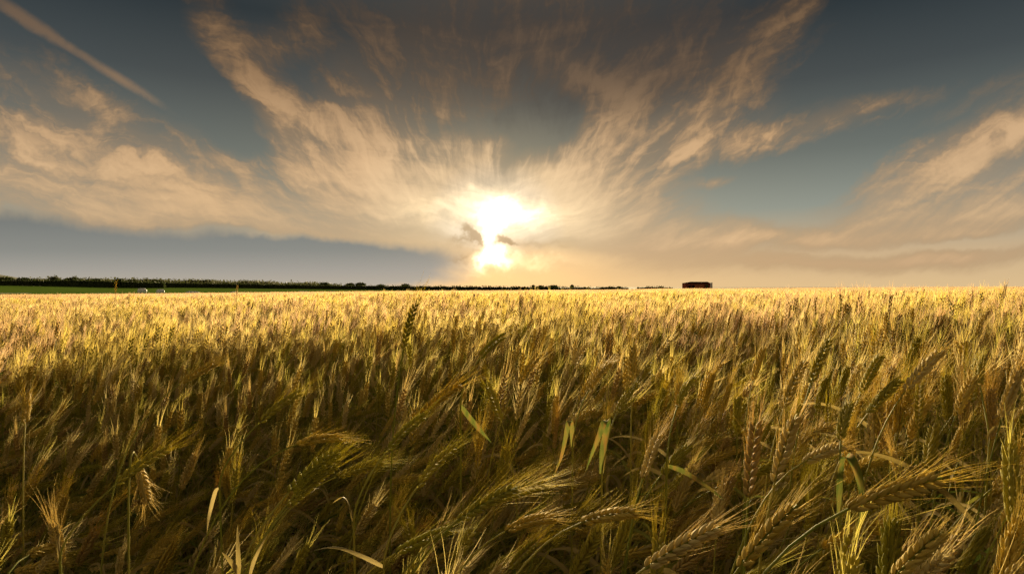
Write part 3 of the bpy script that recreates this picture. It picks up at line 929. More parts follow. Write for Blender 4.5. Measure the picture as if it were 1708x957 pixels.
HEROES = [
    ('tall dark green ear rising alone above the field, its bristles crossing the horizon', (673, 583), (695, 503), 1.02, 'green', dict(off=0.05, awn_len=0.062, spread=0.22, single=True, fat=0.88, ear_mat=M_TALL)),
    ('pale gold ear bent right on a bright yellow stem, left of the broad folded leaf', (1340, 771), (1408, 744), 0.80, 'pale', dict(off=0.20, single=True)),
    ('big golden ear stretched right on a long slanting stem in the right foreground', (1412, 850), (1572, 796), 0.52, 'golden', dict(off=0.20, single=True)),
    ('dark green upright ear, tallest of the right foreground cluster', (1352, 640), (1385, 563), 1.02, 'green', dict(off=0.1, single=True)),
    ('green-gold ear just left of the tallest ear in the right foreground', (1307, 682), (1343, 600), 1.0, 'golden', dict(off=0.1, single=True)),
    ('slender ear right of the tallest ear in the right foreground', (1436, 655), (1470, 592), 1.05, 'green', dict(off=0.12)),
    ('plump ear tilted right above the broad folded leaf', (1447, 690), (1503, 632), 1.0, 'green', dict(off=0.15, single=True)),
    ('greyish pale ear tilted right, highest near the right edge', (1510, 652), (1572, 583), 0.98, 'pale', dict(off=0.15)),
    ('pale plump upright ear with large kernels left of the yellow stem', (1292, 806), (1330, 690), 0.70, 'pale', dict(off=0.08, single=True)),
    ('upright brown ear beside the pale plump ear, lower right', (1248, 830), (1262, 700), 0.72, 'brown', dict(off=0.06)),
    ('large golden ear at the bottom edge right of centre, tilted right', (1232, 948), (1330, 842), 0.58, 'golden', dict(off=0.15, single=True)),
    ('pale ear lying low at the bottom edge, pointing right', (1075, 948), (1202, 878), 0.60, 'pale', dict(off=0.18, single=True)),
    ('bowed ear on a straight slanting green stem, bottom centre', (968, 872), (1062, 856), 0.72, 'golden', dict(off=0.24, single=True, sag=0.2)),
    ('smaller bowed ear left of the slanting green stem, bottom centre', (842, 886), (926, 864), 0.80, 'golden', dict(off=0.22, sag=0.25)),
    ('long-bristled green ear swept right in the dark centre foreground', (762, 868), (862, 812), 0.76, 'green', dict(off=0.24, awn_len=0.085, spread=0.25, single=True)),
    ('green ear swept right just below the long-bristled one', (815, 838), (912, 806), 0.82, 'green', dict(off=0.24, awn_len=0.08)),
    ('green-gold ear at the bottom left of centre, bristles swept right', (660, 922), (748, 884), 0.78, 'green', dict(off=0.22)),
    ('golden ear bowed almost level, left of centre above the dark gap', (492, 742), (572, 731), 1.0, 'golden', dict(off=0.26, sag=0.25, single=True)),
    ('ear hanging straight down in the left foreground', (232, 778), (246, 838), 0.92, 'pale', dict(off=-0.05, sag=0.0, spread=0.35)),
    ('upright fan-bristled ear near the left edge', (42, 706), (46, 655), 1.25, 'golden', dict(off=0.03, spread=0.4)),
    ('golden upright ear standing clear in the centre, bristles straight up', (1054, 642), (1056, 573), 1.15, 'golden', dict(off=0.04, single=True)),
    ('dark upright ear just left of the golden ear in the centre', (1014, 618), (1018, 556), 1.3, 'brown', dict(off=0.04)),
    ('golden ear tilted right, lower left of the dark upright centre ear', (966, 668), (1002, 612), 1.2, 'golden', dict(off=0.1)),
    ('ear with a wide fan of bristles left of the bent yellow leaves', (862, 645), (902, 588), 1.2, 'golden', dict(off=0.1, spread=0.35, awn_len=0.085)),
    ('ear crossing the fan-bristled one, tilted left', (836, 702), (812, 640), 1.15, 'green', dict(off=0.05, spread=0.35, awn_len=0.075)),
    ('lone golden ear above the dark gap at centre right', (1256, 636), (1274, 578), 1.3, 'golden', dict(off=0.03, spread=0.32)),
    ('dark upright ear left of the tall lone ear', (630, 602), (633, 556), 1.8, 'brown', dict(off=0.03)),
    ('golden ear cut by the bottom edge at far right', (1492, 962), (1572, 888), 0.55, 'golden', dict(off=0.15, single=True)),
    ('stout golden ear below the greyish pale ear, right edge', (1594, 694), (1626, 626), 0.95, 'golden', dict(off=0.1)),
    ('pale ear at the lower centre, right of the folded green leaf', (1072, 798), (1098, 724), 0.92, 'pale', dict(off=0.08)),
    ('yellow-green ear tilted right above the narrow yellow leaf', (1104, 790), (1152, 742), 1.0, 'green', dict(off=0.12)),
    ('small dark ear poking above the horizon near the right edge', (1674, 500), (1678, 474), 3.2, 'brown', dict(off=0.02, awn_len=0.05, fat=0.8)),
    ('tiny golden ear poking up into the green field at left', (193, 490), (194, 471), 4.4, 'golden', dict(off=0.02, awn_len=0.04, fat=0.7)),
    ('tiny straw ear poking up before the hedge left of centre', (395, 492), (396, 477), 4.6, 'pale', dict(off=0.02, awn_len=0.04, fat=0.7)),
    ('bowed ear reaching right above the bottom-left corner', (560, 795), (640, 770), 0.98, 'green', dict(off=0.24, awn_len=0.08)),
    ('golden ear swept right left of the dark centre gap', (700, 690), (770, 640), 1.05, 'golden', dict(off=0.2, awn_len=0.08)),
    ('gold ear bowed right in the left foreground beside a thin arching stem', (300, 640), (362, 605), 1.15, 'golden', dict(off=0.2)),
    ('plump golden ear lying at the bottom-left corner', (48, 925), (98, 912), 0.85, 'golden', dict(off=0.15, away=1)),
]
for k, (lb, b, t, d, c, kw) in enumerate(HEROES): hero(lb, b, t, d, c, seed=k + 1, **kw)

leaf_hero('stalk with a broad yellow-green blade folded over, right of centre', [(1004, 790, .93), (1008, 745, .925), (1014, 712, .915), (1013, 701, .90), (1006, 707, .885), (995, 735, .875), (984, 764, .87), (977, 786, .87)], 0.016, M_LEAFT, side0=(1, 0.3, 0.15), fold=0.45)
leaf_hero('stalk with a narrow orange blade hanging beside the broad folded one', [(955, 745, .97), (954, 712, .965), (950, 702, .95), (946, 712, .94), (942, 735, .935), (935, 765, .93), (924, 792, .93)], 0.011, M_LEAFT, side0=(1, 0.2, 0.1), col_='golden')
leaf_hero('stalk with a wide green and orange blade folded down in the right foreground', [(1402, 860, .76), (1404, 800, .755), (1408, 770, .74), (1414, 761, .725), (1422, 770, .71), (1434, 805, .70), (1438, 850, .695), (1424, 905, .69)], 0.016, M_LEAFT, side0=(1, 0.3, 0.1), fold=0.45, curl=0.5)
leaf_hero('stalk with a narrow yellow blade pointing down right at lower centre', [(1112, 776, .95), (1140, 786, .94), (1175, 808, .93), (1208, 834, .92)], 0.010, M_LEAFT, side0=(0.2, 0.3, 1))
leaf_hero('stalk with a pale papery blade hanging straight in the left foreground', [(366, 812, .88), (360, 818, .88), (352, 845, .875), (347, 868, .87), (345, 888, .87)], 0.012, M_LEAFD, side0=(1, 0.2, 0.2))
leaf_hero('stalk with an upright pale torn blade at the bottom edge, left of centre', [(402, 990, .72), (398, 940, .72), (396, 875, .72)], 0.013, M_LEAFD, side0=(1, 0.2, 0))
leaf_hero('stalk with a pale blade slanting right at the bottom edge, left of centre', [(412, 970, .73), (425, 930, .73), (446, 890, .73)], 0.012, M_LEAFD, side0=(1, 0.2, -0.4))
leaf_hero('stalk with a short pale blade slanting left at the bottom edge', [(402, 965, .71), (388, 940, .71), (370, 920, .71)], 0.013, M_LEAFD, side0=(0.6, 0.2, 0.8))
leaf_hero('stalk with a small green blade arching over at lower right', [(1240, 880, .82), (1246, 842, .82), (1262, 828, .815), (1288, 834, .81)], 0.010, M_LEAFG, side0=(0.2, 1, 0.4))
leaf_hero('stalk with an orange-brown blade slanting down in the centre', [(768, 676, 1.1), (780, 692, 1.1), (800, 716, 1.09), (820, 738, 1.08)], 0.013, M_LEAFT, side0=(0.7, 0.2, 0.7))
leaf_hero('stalk with a dry curled blade arching at the left edge', [(100, 935, .8), (98, 900, .8), (106, 882, .8), (126, 870, .795)], 0.010, M_LEAFD, side0=(0.3, 1, 0.2))
leaf_hero('stalk with a pale bent blade near the right edge', [(1650, 745, .9), (1650, 725, .9), (1662, 712, .895), (1685, 712, .89)], 0.012, M_LEAFD, side0=(0.2, 0.8, 0.5))
leaf_hero('stalk with a dry blade drooping left of the centre gap', [(590, 870, .82), (582, 840, .82), (572, 828, .815), (555, 838, .81)], 0.013, M_LEAFD, side0=(0.3, 1, 0.4))
leaf_hero('stalk with a brown blade lying level at the bottom, left of centre', [(640, 945, .75), (600, 925, .75), (560, 912, .745), (520, 918, .74)], 0.012, M_LEAFD, side0=(0.1, 0.4, 1))

# ---- chance stalks: the nearest in view are things, the rest is the field
poses_hi = {}
hr = random.Random(21)
for pose, cnt in (('upright', 7), ('leaning', 9), ('bowed', 9), ('drooping', 4)):
    L_ = []
    for k in range(cnt):
        vv = make_variant(hr, pose, 0)
        L_.append(dict(stem=vv['stem'].mesh('stem', [M_STEM]), ear=vv['ear'].mesh('ear', [M_EAR['golden']]), awns=vv['awns'].mesh('awns', [M_AWN['golden']]),
                       leaves=[l.mesh('leaf', [M_LEAFD if d else M_LEAFG]) for l, d in vv['leaves']], ep=vv['ear_path']))
    poses_hi[pose] = L_


def project(p):
    return 854 + p[0] / p[1] * FPX, 478.5 - (p[2] - CAMZ) / p[1] * FPX


chosen = []; rest = []
for (x, y, p, rz, s) in cand:
    vi = hr.randrange(len(poses_hi[p])); ep = poses_hi[p][vi]['ep']
    ca, sa = math.cos(rz), math.sin(rz); g = float(ground(x, y)); hidden = False; scr = []
    for q in (ep[0], ep[3], ep[6], ep[6] + (ep[6] - ep[4]) * 1.1):
        w = np.array([x + (q[0] * ca - q[1] * sa) * s, y + (q[0] * sa + q[1] * ca) * s, g + q[2] * s])
        if w[1] < 0.52: hidden = True; break
        sx, sy = project(w); scr.append((sx, sy, w[1]))
        for (x0, y0, x1, y1, d) in HERO_BOX:
            if x0 < sx < x1 and y0 < sy < y1 and w[1] < d + 0.03: hidden = True
    if hidden: continue
    mx, my, md = scr[1]
    if y < 2.2 and 10 < mx < 1698 and 400 < my < 950: chosen.append((md, x, y, p, rz, s, vi, mx, my))
    else: rest.append((x, y, p, rz, s))
chosen.sort()
NAMED = 300 - len(HEROES) - 14
for c in chosen[NAMED:]: rest.append((c[1], c[2], c[3], c[4], c[5]))
chosen = chosen[:NAMED]
ZX = [(340, 'at far left'), (680, 'left of centre'), (1020, 'in the centre'), (1360, 'right of centre'), (1800, 'at far right')]
CN = {'golden': 'golden', 'green': 'green-gold', 'pale': 'pale straw', 'brown': 'brown'}
PN = {'upright': 'upright wheat ear', 'leaning': 'wheat ear leaning over', 'bowed': 'wheat ear bowed level', 'drooping': 'wheat ear hanging downward'}
NTH = ['first', 'second', 'third', 'fourth', 'fifth', 'sixth', 'seventh', 'eighth', 'ninth', 'tenth', 'eleventh', 'twelfth', 'thirteenth', 'fourteenth', 'fifteenth', 'sixteenth', 'seventeenth', 'eighteenth', 'nineteenth', 'twentieth']
rows = []; kinds = {}
for q in chosen:
    c = pick_col(hr); zone = next(n for lim, n in ZX if q[7] < lim); row = 'bottom' if q[8] > 840 else 'front'
    lb = '%s %s of the %s rows %s' % (CN[c], PN[q[3]], row, zone)
    rows.append((q, c, lb)); kinds.setdefault(lb, []).append(q[7])
for (md, x, y, p, rz, s, vi, mx, my), c, lb in rows:
    vv = poses_hi[p][vi]; same = sorted(kinds[lb]); nth = same.index(mx)
    if len(same) > 1: lb += ', %s from left' % NTH[min(nth, 19)]
    o = bpy.data.objects.new('wheat_stalk', None); COL.objects.link(o); o.empty_display_size = 0.05
    o.location = (x, y, float(ground(x, y))); o.rotation_euler = (0, 0, rz); o.scale = (s, s, s)
    tag(o, lb, 'wheat', GROUP)
    link('stem', vv['stem'], o)
    e = link('ear', vv['ear'], o); set_mat(e, M_EAR[c])
    a = link('awns', vv['awns'], e); set_mat(a, M_AWN[c]); a['kind'] = 'stuff'
    for l in vv['leaves']: link('leaf', l, o)
for (x, y, p, rz, s) in rest: put_pt(x, y, vr.choice(NEAR[p]), rz, s)

# tufts, stands and far stands
def scatter(r0, r1, step, pool, azmax, jit, sj):
    y = -2.0
    while y < r1 + step:
        xm = min(r1, abs(y) * math.tan(R(azmax)) + step + 1.0); x = -xm
        while x <= xm:
            px_, py_ = x + vr.uniform(-jit, jit), y + vr.uniform(-jit, jit); q = math.hypot(px_, py_)
            if r0 < q < r1 and in_field(px_, py_):
                put_pt(px_, py_, vr.choice(pool), vr.choice([0, 0, math.pi * 0.1, -0.25]) + vr.gauss(0, 0.15), min(vr.gauss(tall(px_, max(py_, .3)), sj), (CAMZ - 0.08 - float(ground(px_, py_))) / 0.92 if q < 22 else 1.05))
            x += step
        y += step


scatter(3.1, 22.5, 0.43, MID, 52, 0.12, 0.025)
scatter(20.5, 92, 1.75, FAR, 50, 0.3, 0.02)
scatter(88, 330, 7.0, HORIZON, 48, 0.6, 0.02)

fm = bpy.data.meshes.new('wheat_field')
fm.from_pydata(np.stack([PX, PY, PZ], 1).tolist(), [], [])
for nm, ty, arr, key in (('pick', 'INT', np.array(IDX, np.int32), 'value'), ('size', 'FLOAT', np.array(SCL, np.float32), 'value')):
    at = fm.attributes.new(nm, ty, 'POINT'); at.data.foreach_set(key, arr)
at = fm.attributes.new('turn', 'FLOAT_VECTOR', 'POINT')
rv = np.zeros((len(RZ), 3), np.float32); rv[:, 2] = RZ; at.data.foreach_set('vector', rv.ravel())
field = tag(link('wheat_field', fm), 'ripe golden wheat filling the field behind the front rows to the horizon', 'wheat field', kind='stuff')
ng = bpy.data.node_groups.new('wheat_field', 'GeometryNodeTree')
ng.interface.new_socket('Geometry', in_out='INPUT', socket_type='NodeSocketGeometry')
ng.interface.new_socket('Geometry', in_out='OUTPUT', socket_type='NodeSocketGeometry')
gi = ng.nodes.new('NodeGroupInput'); go = ng.nodes.new('NodeGroupOutput')
ci = ng.nodes.new('GeometryNodeCollectionInfo'); ci.inputs['Collection'].default_value = STOCK
ci.inputs['Separate Children'].default_value = True; ci.inputs['Reset Children'].default_value = True
ip = ng.nodes.new('GeometryNodeInstanceOnPoints'); ip.inputs['Pick Instance'].default_value = True


def named(nm, ty):
    n = ng.nodes.new('GeometryNodeInputNamedAttribute'); n.data_type = ty; n.inputs['Name'].default_value = nm
    return n.outputs['Attribute']


ng.links.new(gi.outputs[0], ip.inputs['Points']); ng.links.new(ci.outputs[0], ip.inputs['Instance'])
ng.links.new(named('pick', 'INT'), ip.inputs['Instance Index'])
er = ng.nodes.new('FunctionNodeEulerToRotation'); ng.links.new(named('turn', 'FLOAT_VECTOR'), er.inputs[0])
ng.links.new(er.outputs[0], ip.inputs['Rotation']); ng.links.new(named('size', 'FLOAT'), ip.inputs['Scale'])
ng.links.new(ip.outputs[0], go.inputs[0])
md_ = field.modifiers.new('stalks', 'NODES'); md_.node_group = ng

# ================================================================== hedges, trees, barn, bales beyond the wheat
M_HEDGE = plant_mat('hedge_leaves', [(0.028, 0.040, 0.013), (0.042, 0.056, 0.018), (0.065, 0.075, 0.026)], 0.35, 0.7, 0.15, 0.8)  # greens lightened so the leaf colour carries some distance haze
M_TREE = plant_mat('tree_leaves', [(0.055, 0.065, 0.03), (0.08, 0.09, 0.04), (0.11, 0.115, 0.055)], 0.35, 0.7, 0.15, 0.6)  # greyer and lighter: haze over far trees and wood, put into colour
M_BARK = flat_mat('bark', (0.03, 0.024, 0.018), (0.06, 0.048, 0.036), 3.0)
tr = random.Random(9)


def leaf_cloud(mb, c, rad_, n, size, r):
    """n leaf sprays spread through a lumpy ellipsoid"""
    c = np.array(c); rad_ = np.array(rad_)
    lumps = [unit([r.gauss(0, 1), r.gauss(0, 1), r.gauss(0.3, 1)]) for _ in range(7)]
    for k in range(n):
        d = unit([r.gauss(0, 1), r.gauss(0, 1), r.gauss(0, 1)])
        g = 0.78 + 0.28 * max(max(0, np.dot(d, l)) ** 6 for l in lumps)
        p = c + d * rad_ * g * r.random() ** 0.33
        a, b = unit([r.gauss(0, 1), r.gauss(0, 1), r.gauss(0, 1)]), unit([r.gauss(0, 1), r.gauss(0, 1), r.gauss(0, 1)])
        s = size * r.uniform(0.6, 1.4)
        mb.add([p, p + a * s, p + (a + b) * s * 0.6, p + b * s], [(0, 1, 2, 3)])


def core(mb, c, rad_, r):
    """the solid inside of a crown: a lumpy closed hull within the leaves"""
    n, m = 12, 7; v = []; f = []
    for i in range(m):
        th = math.pi * (i + 0.5) / m
        for k in range(n):
            ph = 2 * math.pi * k / n; q = 0.72 * (1 + 0.16 * math.sin(3 * ph + i) + 0.1 * r.gauss(0, 1))
            v.append((c[0] + rad_[0] * q * math.sin(th) * math.cos(ph), c[1] + rad_[1] * q * math.sin(th) * math.sin(ph), c[2] + rad_[2] * q * math.cos(th)))
    for i in range(m - 1):
        for k in range(n): f.append((i * n + k, (i + 1) * n + k, (i + 1) * n + (k + 1) % n, i * n + (k + 1) % n))
    mb.add(v, f + [tuple(range(n)), tuple(range((m - 1) * n, m * n))])


def gz(x, y): return float(ground(x, y))


def hedge(label, pxs, tops, d, base_drop=0.6, thick=1.6, size=0.42, dens=44):
    """a hedge seen from pixel pxs[0] to pxs[-1], its top following the photo's tops"""
    x0, x1 = (pxs[0] - 854) / FPX * d, (pxs[-1] - 854) / FPX * d; xc = (x0 + x1) / 2
    o = bpy.data.objects.new('hedge', None); COL.objects.link(o); o.location = (xc, d, gz(xc, d)); tag(o, label, 'hedge')
    mb = MB(); st = MB(); L = x1 - x0
    n = int(L * dens)
    for k in range(n):
        x = tr.uniform(x0, x1); px_ = 854 + x / d * FPX
        top = CAMZ + (478.5 - np.interp(px_, pxs, tops)) / FPX * d + 0.16 * math.sin(x * 0.9) + 0.12 * math.sin(x * 2.3 + 1)
        g = gz(x, d); z = g + (top - g) * tr.random() ** 0.75; y = d + tr.choice([-1, -1, 1]) * thick * tr.uniform(0.25, 0.72)
        p = np.array([x, y, z]) - np.array(o.location)
        a, b = unit([tr.gauss(0, 1), tr.gauss(0, 1), tr.gauss(0, 1)]), unit([tr.gauss(0, 1), tr.gauss(0, 1), tr.gauss(0, 1)]); s = size * tr.uniform(0.6, 1.5)
        mb.add([p, p + a * s, p + (a + b) * s * 0.6, p + b * s], [(0, 1, 2, 3)])
    m_ = max(4, int(L / 1.5)); v = []; f = []                # the twiggy inside
    for k in range(m_ + 1):
        x = x0 + L * k / m_; px_ = 854 + x / d * FPX; g = gz(x, d)
        top = CAMZ + (478.5 - np.interp(px_, pxs, tops)) / FPX * d - 0.35 + tr.gauss(0, .12); top = max(top, g + .3)
        for yy_, zz_ in ((-.45, 0), (-.5, .55), (-.2, 1), (.2, 1), (.5, .55), (.45, 0)): v.append((x - xc, yy_ * thick + tr.gauss(0, .08), g + (top - g) * zz_ - o.location.z))
    for k in range(m_):
        for j in range(5): f.append((k * 6 + j, k * 6 + j + 1, k * 6 + j + 7, k * 6 + j + 6))
    mb.add(v, f)
    for k in range(int(L / 2.2)):
        x = x0 + (k + 0.5) * 2.2; g = gz(x, d) - np.array(o.location)[2]
        tube(st, np.array([[x - xc, 0, g - 0.1], [x - xc + .1, 0.05, g + 0.8], [x - xc - .1, 0, g + 1.6]]), [0.09, 0.07, 0.04], 5)
    tag(link('foliage', mb.mesh('foliage', [M_HEDGE], False), o), kind='stuff'); tag(link('stems', st.mesh('stems', [M_BARK]), o), kind='stuff')


def tree(label, px, top, d, rpx, hpx=None, n=700, m=None, group='distant trees on the skyline', flat=1.0):
    x = (px - 854) / FPX * d; g = gz(x, d); zt = CAMZ + (478.5 - top) / FPX * d
    rr = rpx / FPX * d; h = max(zt - g, 1.5)
    o = bpy.data.objects.new('tree', None); COL.objects.link(o); o.location = (x, d, g); tag(o, label, 'tree', group)
    ch = min(h * 0.48, rr * flat) ; cz = h - ch
    t = MB(); tube(t, np.array([[0, 0, -0.2], [0.05 * rr, 0, cz * 0.5], [0, 0.03 * rr, cz], [0.08 * rr, 0, cz + ch * 0.6]]), [0.10 * rr, 0.075 * rr, 0.055 * rr, 0.02 * rr], 7)
    for k in range(5):
        a = k * 1.256 + tr.random(); e = np.array([math.cos(a) * rr * .6, math.sin(a) * rr * .6, cz + ch * tr.uniform(-.1, .5)])
        tube(t, np.array([[0, 0.02 * rr, cz * 0.8], e * np.array([.5, .5, .97]), e]), [0.05 * rr, 0.035 * rr, 0.012 * rr], 5)
    link('trunk', t.mesh('trunk', [M_BARK]), o)
    mb = MB(); leaf_cloud(mb, (0, 0, cz), (rr, rr, ch), n, rr * 0.2, tr); core(mb, (0, 0, cz), (rr, rr, ch), tr)
    for k in range(4):
        a = tr.uniform(0, 6.28); leaf_cloud(mb, (math.cos(a) * rr * .55, math.sin(a) * rr * .55, cz + ch * tr.uniform(-.3, .35)), (rr * .5, rr * .5, ch * .5), n // 6, rr * .15, tr)
    tag(link('crown', mb.mesh('crown', [m or M_HEDGE], False), o), kind='stuff')


hedge('dark hedge closing the green field at far left', [-140, 0, 60, 120, 180, 275], [466, 466.5, 467, 466.5, 468, 470.7], 236)
hedge('long low dark hedge across the middle distance left of the glare', [248, 400, 540, 690, 850, 985], [470.2, 472.6, 475.0, 476.6, 477.6, 478.4], 262)
hedge('low hedge mound right of the round dark tree', [985, 1020, 1048], [479.6, 477.2, 479.4], 330, dens=30)
hedge('low hedge mound left of the dark barn', [1062, 1085, 1102, 1122], [479.6, 477.6, 477.2, 479.6], 300, dens=30)
for lb, px, top, d, rp, fl in (
    ('bushy tree at the left edge of the skyline', 8, 461.5, 300, 13, .8),
    ('broad tree in the far-left tree line, second from the edge', 42, 462.5, 305, 13, .7),
    ('pale open tree rising from the far-left hedge', 90, 460.0, 290, 10, 1.0),
    ('rounded dark tree in the far-left hedge right of the pale one', 122, 461.5, 285, 13, .8),
    ('low tree left of the small horizon ear', 162, 464.0, 300, 10, .8),
    ('flat-topped dark tree behind the small horizon ear', 198, 463.6, 300, 9, .7),
    ('rounded tree right of the flat-topped one', 221, 465.0, 300, 10, .8),
    ('tree on the skyline above the white bundles', 262, 466.4, 340, 12, .6),
    ('dome-shaped dark tree on the middle skyline', 541, 471.0, 300, 11, .55),
    ('pale distant tree right of the dome-shaped one', 583, 472.0, 420, 9, .5),
    ('open flat pale tree, farthest on the middle skyline', 601, 471.6, 430, 9, .35),
    ('small dark leaning tree left of the tall ear', 676, 472.8, 300, 7, .6),
    ('small low tree beside the leaning one', 636, 474.2, 320, 8, .4),
    ('slim small tree right below the sun glare', 889.5, 474.4, 420, 3.2, 1.2),
    ('low bushy tree beside the slim one under the glare', 901, 475.6, 420, 6.5, .5),
    ('wide low tree between the glare and the round tree', 923, 475.6, 420, 9, .4),
    ('round dark tree alone on the skyline right of the glare', 954, 474.4, 400, 4.2, 1.0),
    ('tiny bush on the skyline left of the barn', 1032, 477.0, 420, 3.5, .7),
):
    tree(lb, px, top, d, rp, n=700, m=M_TREE if 'pale' in lb else M_HEDGE, flat=fl)
# the far wood reads as one mass
wm = MB(); v = []; f = []
WT = lambda px_: np.interp(px_, [40, 200, 300, 430, 570], [465.2, 465.2, 466.6, 468.8, 474.2])
for k in range(91):
    a = -0.86 + 0.56 * k / 90; d = 600; x = a * d; g = gz(x, d); t = CAMZ + (478.5 - WT(854 + a * FPX)) / FPX * d - 1.0 + 0.9 * math.sin(x * .11) + .6 * math.sin(x * .31)
    v += [(x, d - 6, g), (x, d - 4, max(g + .5, t)), (x, d + 20, max(g + .5, t)), (x, d + 22, g)]
for k in range(90):
    for j in range(3): f.append((k * 4 + j, k * 4 + j + 1, k * 4 + j + 5, k * 4 + j + 4))
wm.add(v, f)
for k in range(5200):
    a = tr.uniform(-0.86, -0.30); d = tr.uniform(560, 640); x = a * d; px_ = 854 + a * FPX
    top = CAMZ + (478.5 - np.interp(px_, [40, 200, 300, 430, 570], [465.2, 465.2, 466.6, 468.8, 474.2])) / FPX * d + 0.9 * math.sin(x * .11) + .6 * math.sin(x * .31) + .4 * math.sin(x * .83)
    g = gz(x, d); z = g + max(0.3, top - g) * tr.random() ** 0.55; s = tr.uniform(.8, 2.0)
    p = np.array([x, d, z]); aa, bb = unit([tr.gauss(0, 1), tr.gauss(0, 1), tr.gauss(0, 1)]), unit([tr.gauss(0, 1), tr.gauss(0, 1), tr.gauss(0, 1)])
    wm.add([p, p + aa * s, p + (aa + bb) * s * .6, p + bb * s], [(0, 1, 2, 3)])
tag(link('distant_wood', wm.mesh('distant_wood', [M_TREE], False)), 'grey-green wood on the skyline behind the left hedges', 'wood', kind='stuff')

# ---- barn on the crest
M_BRICK = flat_mat('barn_brick', (0.15, 0.042, 0.028), (0.23, 0.066, 0.042), 1.2, 0.95, 6, 0.2, 0.0)
M_ROOF = flat_mat('barn_roof', (0.030, 0.022, 0.016), (0.055, 0.04, 0.03), 0.8, 0.95, 6, 0.2, 0.0)
M_SHEET = flat_mat('barn_sheet', (0.78, 0.74, 0.68), (0.82, 0.79, 0.74), 0.8, 0.9, 6, 0.0, 0.0)
M_DOOR = flat_mat('barn_door', (0.34, 0.11, 0.045), (0.44, 0.15, 0.06), 1.5, 0.8)
M_DARK = flat_mat('barn_opening_shade', (0.008, 0.006, 0.005), (0.014, 0.011, 0.009), 2.0)  # near-black panel colour stands in for the shade inside an opening
M_GREENDOOR = flat_mat('barn_olive_door', (0.05, 0.055, 0.02), (0.08, 0.085, 0.03), 1.5)
BD = 300.0
bx0 = (1144 - 854) / FPX * BD; bx1 = (1184.3 - 854) / FPX * BD
bl = bx1 - bx0; bdep = 6.5; bth = R(-31)
barn = bpy.data.objects.new('barn', None); COL.objects.link(barn)
barn.location = (bx0, BD, gz(bx0 + 6, BD)); tag(barn, 'dark maroon brick barn with one pale end wall, alone on the crest of the field', 'barn')
zg = CAMZ + (478.5 - 472.2) / FPX * BD - barn.location.z; zr = CAMZ + (478.5 - 470.2) / FPX * BD - barn.location.z
w_ = MB()
box(w_, (bl / 2, 0.15, zg / 2), (bl, 0.3, zg)); box(w_, (0.15, bdep / 2, zg / 2 - 0.003), (0.294, bdep - 0.62, zg - 0.01)); box(w_, (bl / 2, bdep - .15, zg / 2), (bl, .3, zg))
link('wall', w_.mesh('wall', [M_BRICK], False), barn)
rf = MB(); ov = 0.25                                    # low pitched roof, hipped at the left end, gabled at the right
rf.add([(-ov, -ov, zg), (bl + .1, -ov, zg), (bl + .1, bdep + ov, zg), (-ov, bdep + ov, zg), (2.9, bdep * .45, zr), (bl - .1, bdep * .45, zr)],
       [(0, 1, 5, 4), (2, 3, 4, 5), (3, 0, 4), (1, 2, 5), (0, 3, 2, 1)])
ro = link('roof', rf.mesh('roof', [M_ROOF], False), barn)
rd = MB(); tube(rd, np.array([(2.9, bdep * .45, zr + .03), (bl - .1, bdep * .45, zr + .03)]), [.09, .09], 6); link('ridge', rd.mesh('ridge', [M_ROOF]), ro)
ew = MB(); ew_w = (1189 - 1184.3) / FPX * BD
# the pale lean-to wall that steps out at the right end
ew.add([(bl + .02, -0.1, 0), (bl + ew_w, 0.5, 0), (bl + ew_w, bdep, 0), (bl + .02, bdep, 0), (bl + .02, -0.1, zg + .05), (bl + ew_w, 0.5, zr - .15), (bl + ew_w, bdep, zr - .15), (bl + .02, bdep, zr - .05)],
       [(0, 1, 5, 4), (1, 2, 6, 5), (2, 3, 7, 6), (4, 5, 6, 7), (3, 0, 4, 7)])
e_o = link('end_wall', ew.mesh('end_wall', [M_SHEET], False), barn); e_o['label'] = 'pale sheeted end wall'
for k in range(4):
    b = MB(); xx = bl + .15 + k * ew_w / 4.2; box(b, (xx, -0.1 + (xx - bl) / ew_w * .6 - .03, zg / 2), (.09, .06, zg - .1)); link('sheet_rib', b.mesh('sheet_rib', [M_SHEET], False), e_o)
for nm, x, w2, h2, m in (('door', bl * .47, 1.9, 2.6, M_DOOR), ('door', bl * .63, 2.6, 2.7, M_DOOR), ('opening_shade', bl * .16, 1.0, 2.2, M_DARK), ('opening_shade', bl * .30, 1.0, 2.2, M_DARK), ('door', bl * .87, 1.5, 2.7, M_GREENDOOR)):
    b = MB(); box(b, (x, -0.03, h2 / 2 + .3), (w2, .07, h2)); q = link(nm, b.mesh(nm, [m], False), barn)
    b = MB(); box(b, (x, -0.09, h2 + .37), (w2 + .3, .05, .14)); link('lintel', b.mesh('lintel', [M_ROOF], False), q)

# ---- white bundles and strips in the green field
M_WRAP = flat_mat('white_wrap', (0.62, 0.63, 0.62), (0.80, 0.80, 0.78), 3.0, 0.45, 4, 0.3, 0.4)
M_TIE = flat_mat('wrap_tie', (0.3, 0.3, 0.3), (0.42, 0.42, 0.42), 3.0)


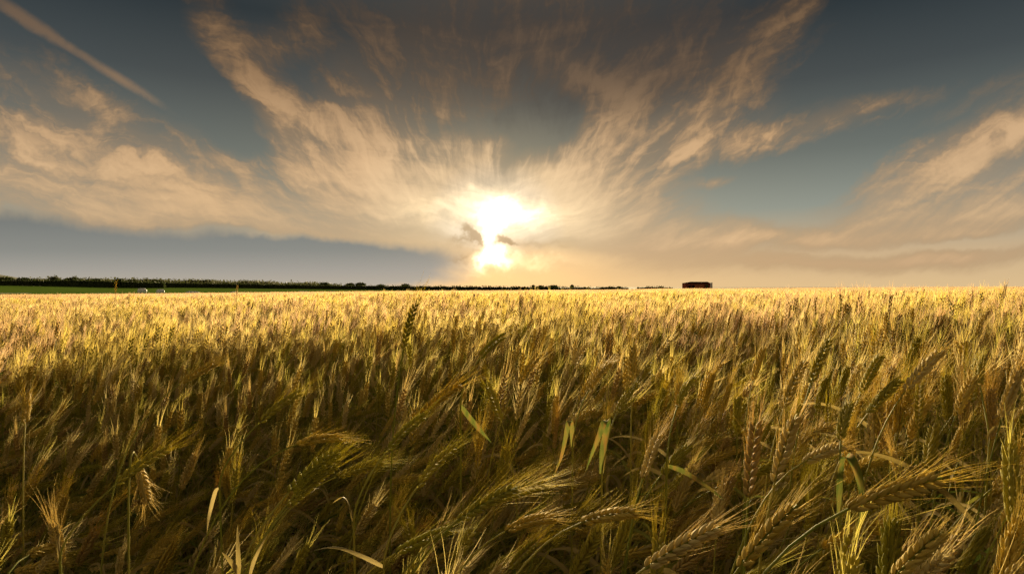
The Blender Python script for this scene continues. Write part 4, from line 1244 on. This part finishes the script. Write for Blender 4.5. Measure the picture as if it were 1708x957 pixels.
def bundle(label, px, py, d, w, h, rot):
    p = U(px, py, d); g = gz(p[0], d)
    o = bpy.data.objects.new('wrapped_bale', None); COL.objects.link(o); o.location = (p[0], d, g); o.rotation_euler = (0, 0, rot); tag(o, label, 'bale', 'white bundles in the green field')
    mb = MB(); n = 18; prof = [(-.5, .0), (-.5, .36), (-.47, .46), (-.40, .5), (0, .505), (.40, .5), (.47, .46), (.5, .36), (.5, 0)]
    v = []; f = []
    for (a, q) in prof:
        for k in range(n):
            t = 2 * math.pi * k / n; v.append((a * w, math.cos(t) * q * h * (1 + .02 * math.sin(3 * t)), h * .5 + math.sin(t) * q * h))
    for i in range(len(prof) - 1):
        for k in range(n): f.append((i * n + k, i * n + (k + 1) % n, (i + 1) * n + (k + 1) % n, (i + 1) * n + k))
    mb.add(v, f); b = link('wrap', mb.mesh('wrap', [M_WRAP]), o)
    for a in (-.2, .2):
        t = MB(); tube(t, np.array([(a * w, math.cos(q) * h * .508, h * .5 + math.sin(q) * h * .508) for q in np.linspace(0, 6.28, 19)]), [.018] * 19, 4); link('band', t.mesh('band', [M_TIE]), b)


bundle('white rounded bundle in the green field, left one of the pair', 237, 489, 118, 1.3, 1.3, 1.25)
bundle('white rounded bundle in the green field, right one of the pair', 267.5, 489, 112, 1.15, 1.15, 1.0)


def strip(label, px, py, wpx, d):
    p = U(px, py - 1.2, d); g = gz(p[0], d); w = wpx / FPX * d; mb = MB(); n = 14; v = []; f = []
    hh = max(0.12, p[2] - g)
    for i in range(n + 1):
        x = -w / 2 + w * i / n; e = min(1, 6 * (0.5 - abs(i / n - .5)) + .3); q = hh * e * (0.85 + .15 * math.sin(i * 2.1))
        for (yy_, zz_) in ((-.5, 0), (-.38, .7), (0, 1), (.38, .7), (.5, 0)): v.append((x, yy_ * 1.0, zz_ * q))
    for i in range(n):
        for j in range(4): f.append((i * 5 + j, i * 5 + j + 1, i * 5 + j + 6, i * 5 + j + 5))
    mb.add(v, f); o = link('white_cover', mb.mesh('white_cover', [M_WRAP])); o.location = (p[0], d, g)
    tag(o, label, 'crop cover', 'white strips in the green field')


strip('short white strip low in the green field, leftmost of the strips', 321, 486.4, 22, 140)
strip('small white strip at the wheat edge, left of the dome-shaped tree', 487, 487.4, 9, 125)
strip('long white strip below the middle hedge', 506, 486.2, 24, 150)
strip('white strip below the dome-shaped tree', 553, 486.2, 13, 150)
strip('rightmost white strip in the green field, left of the tall ear', 622, 485.8, 20, 155)
strip('faint small white strip right of the leftmost one', 390, 487.0, 12, 140)
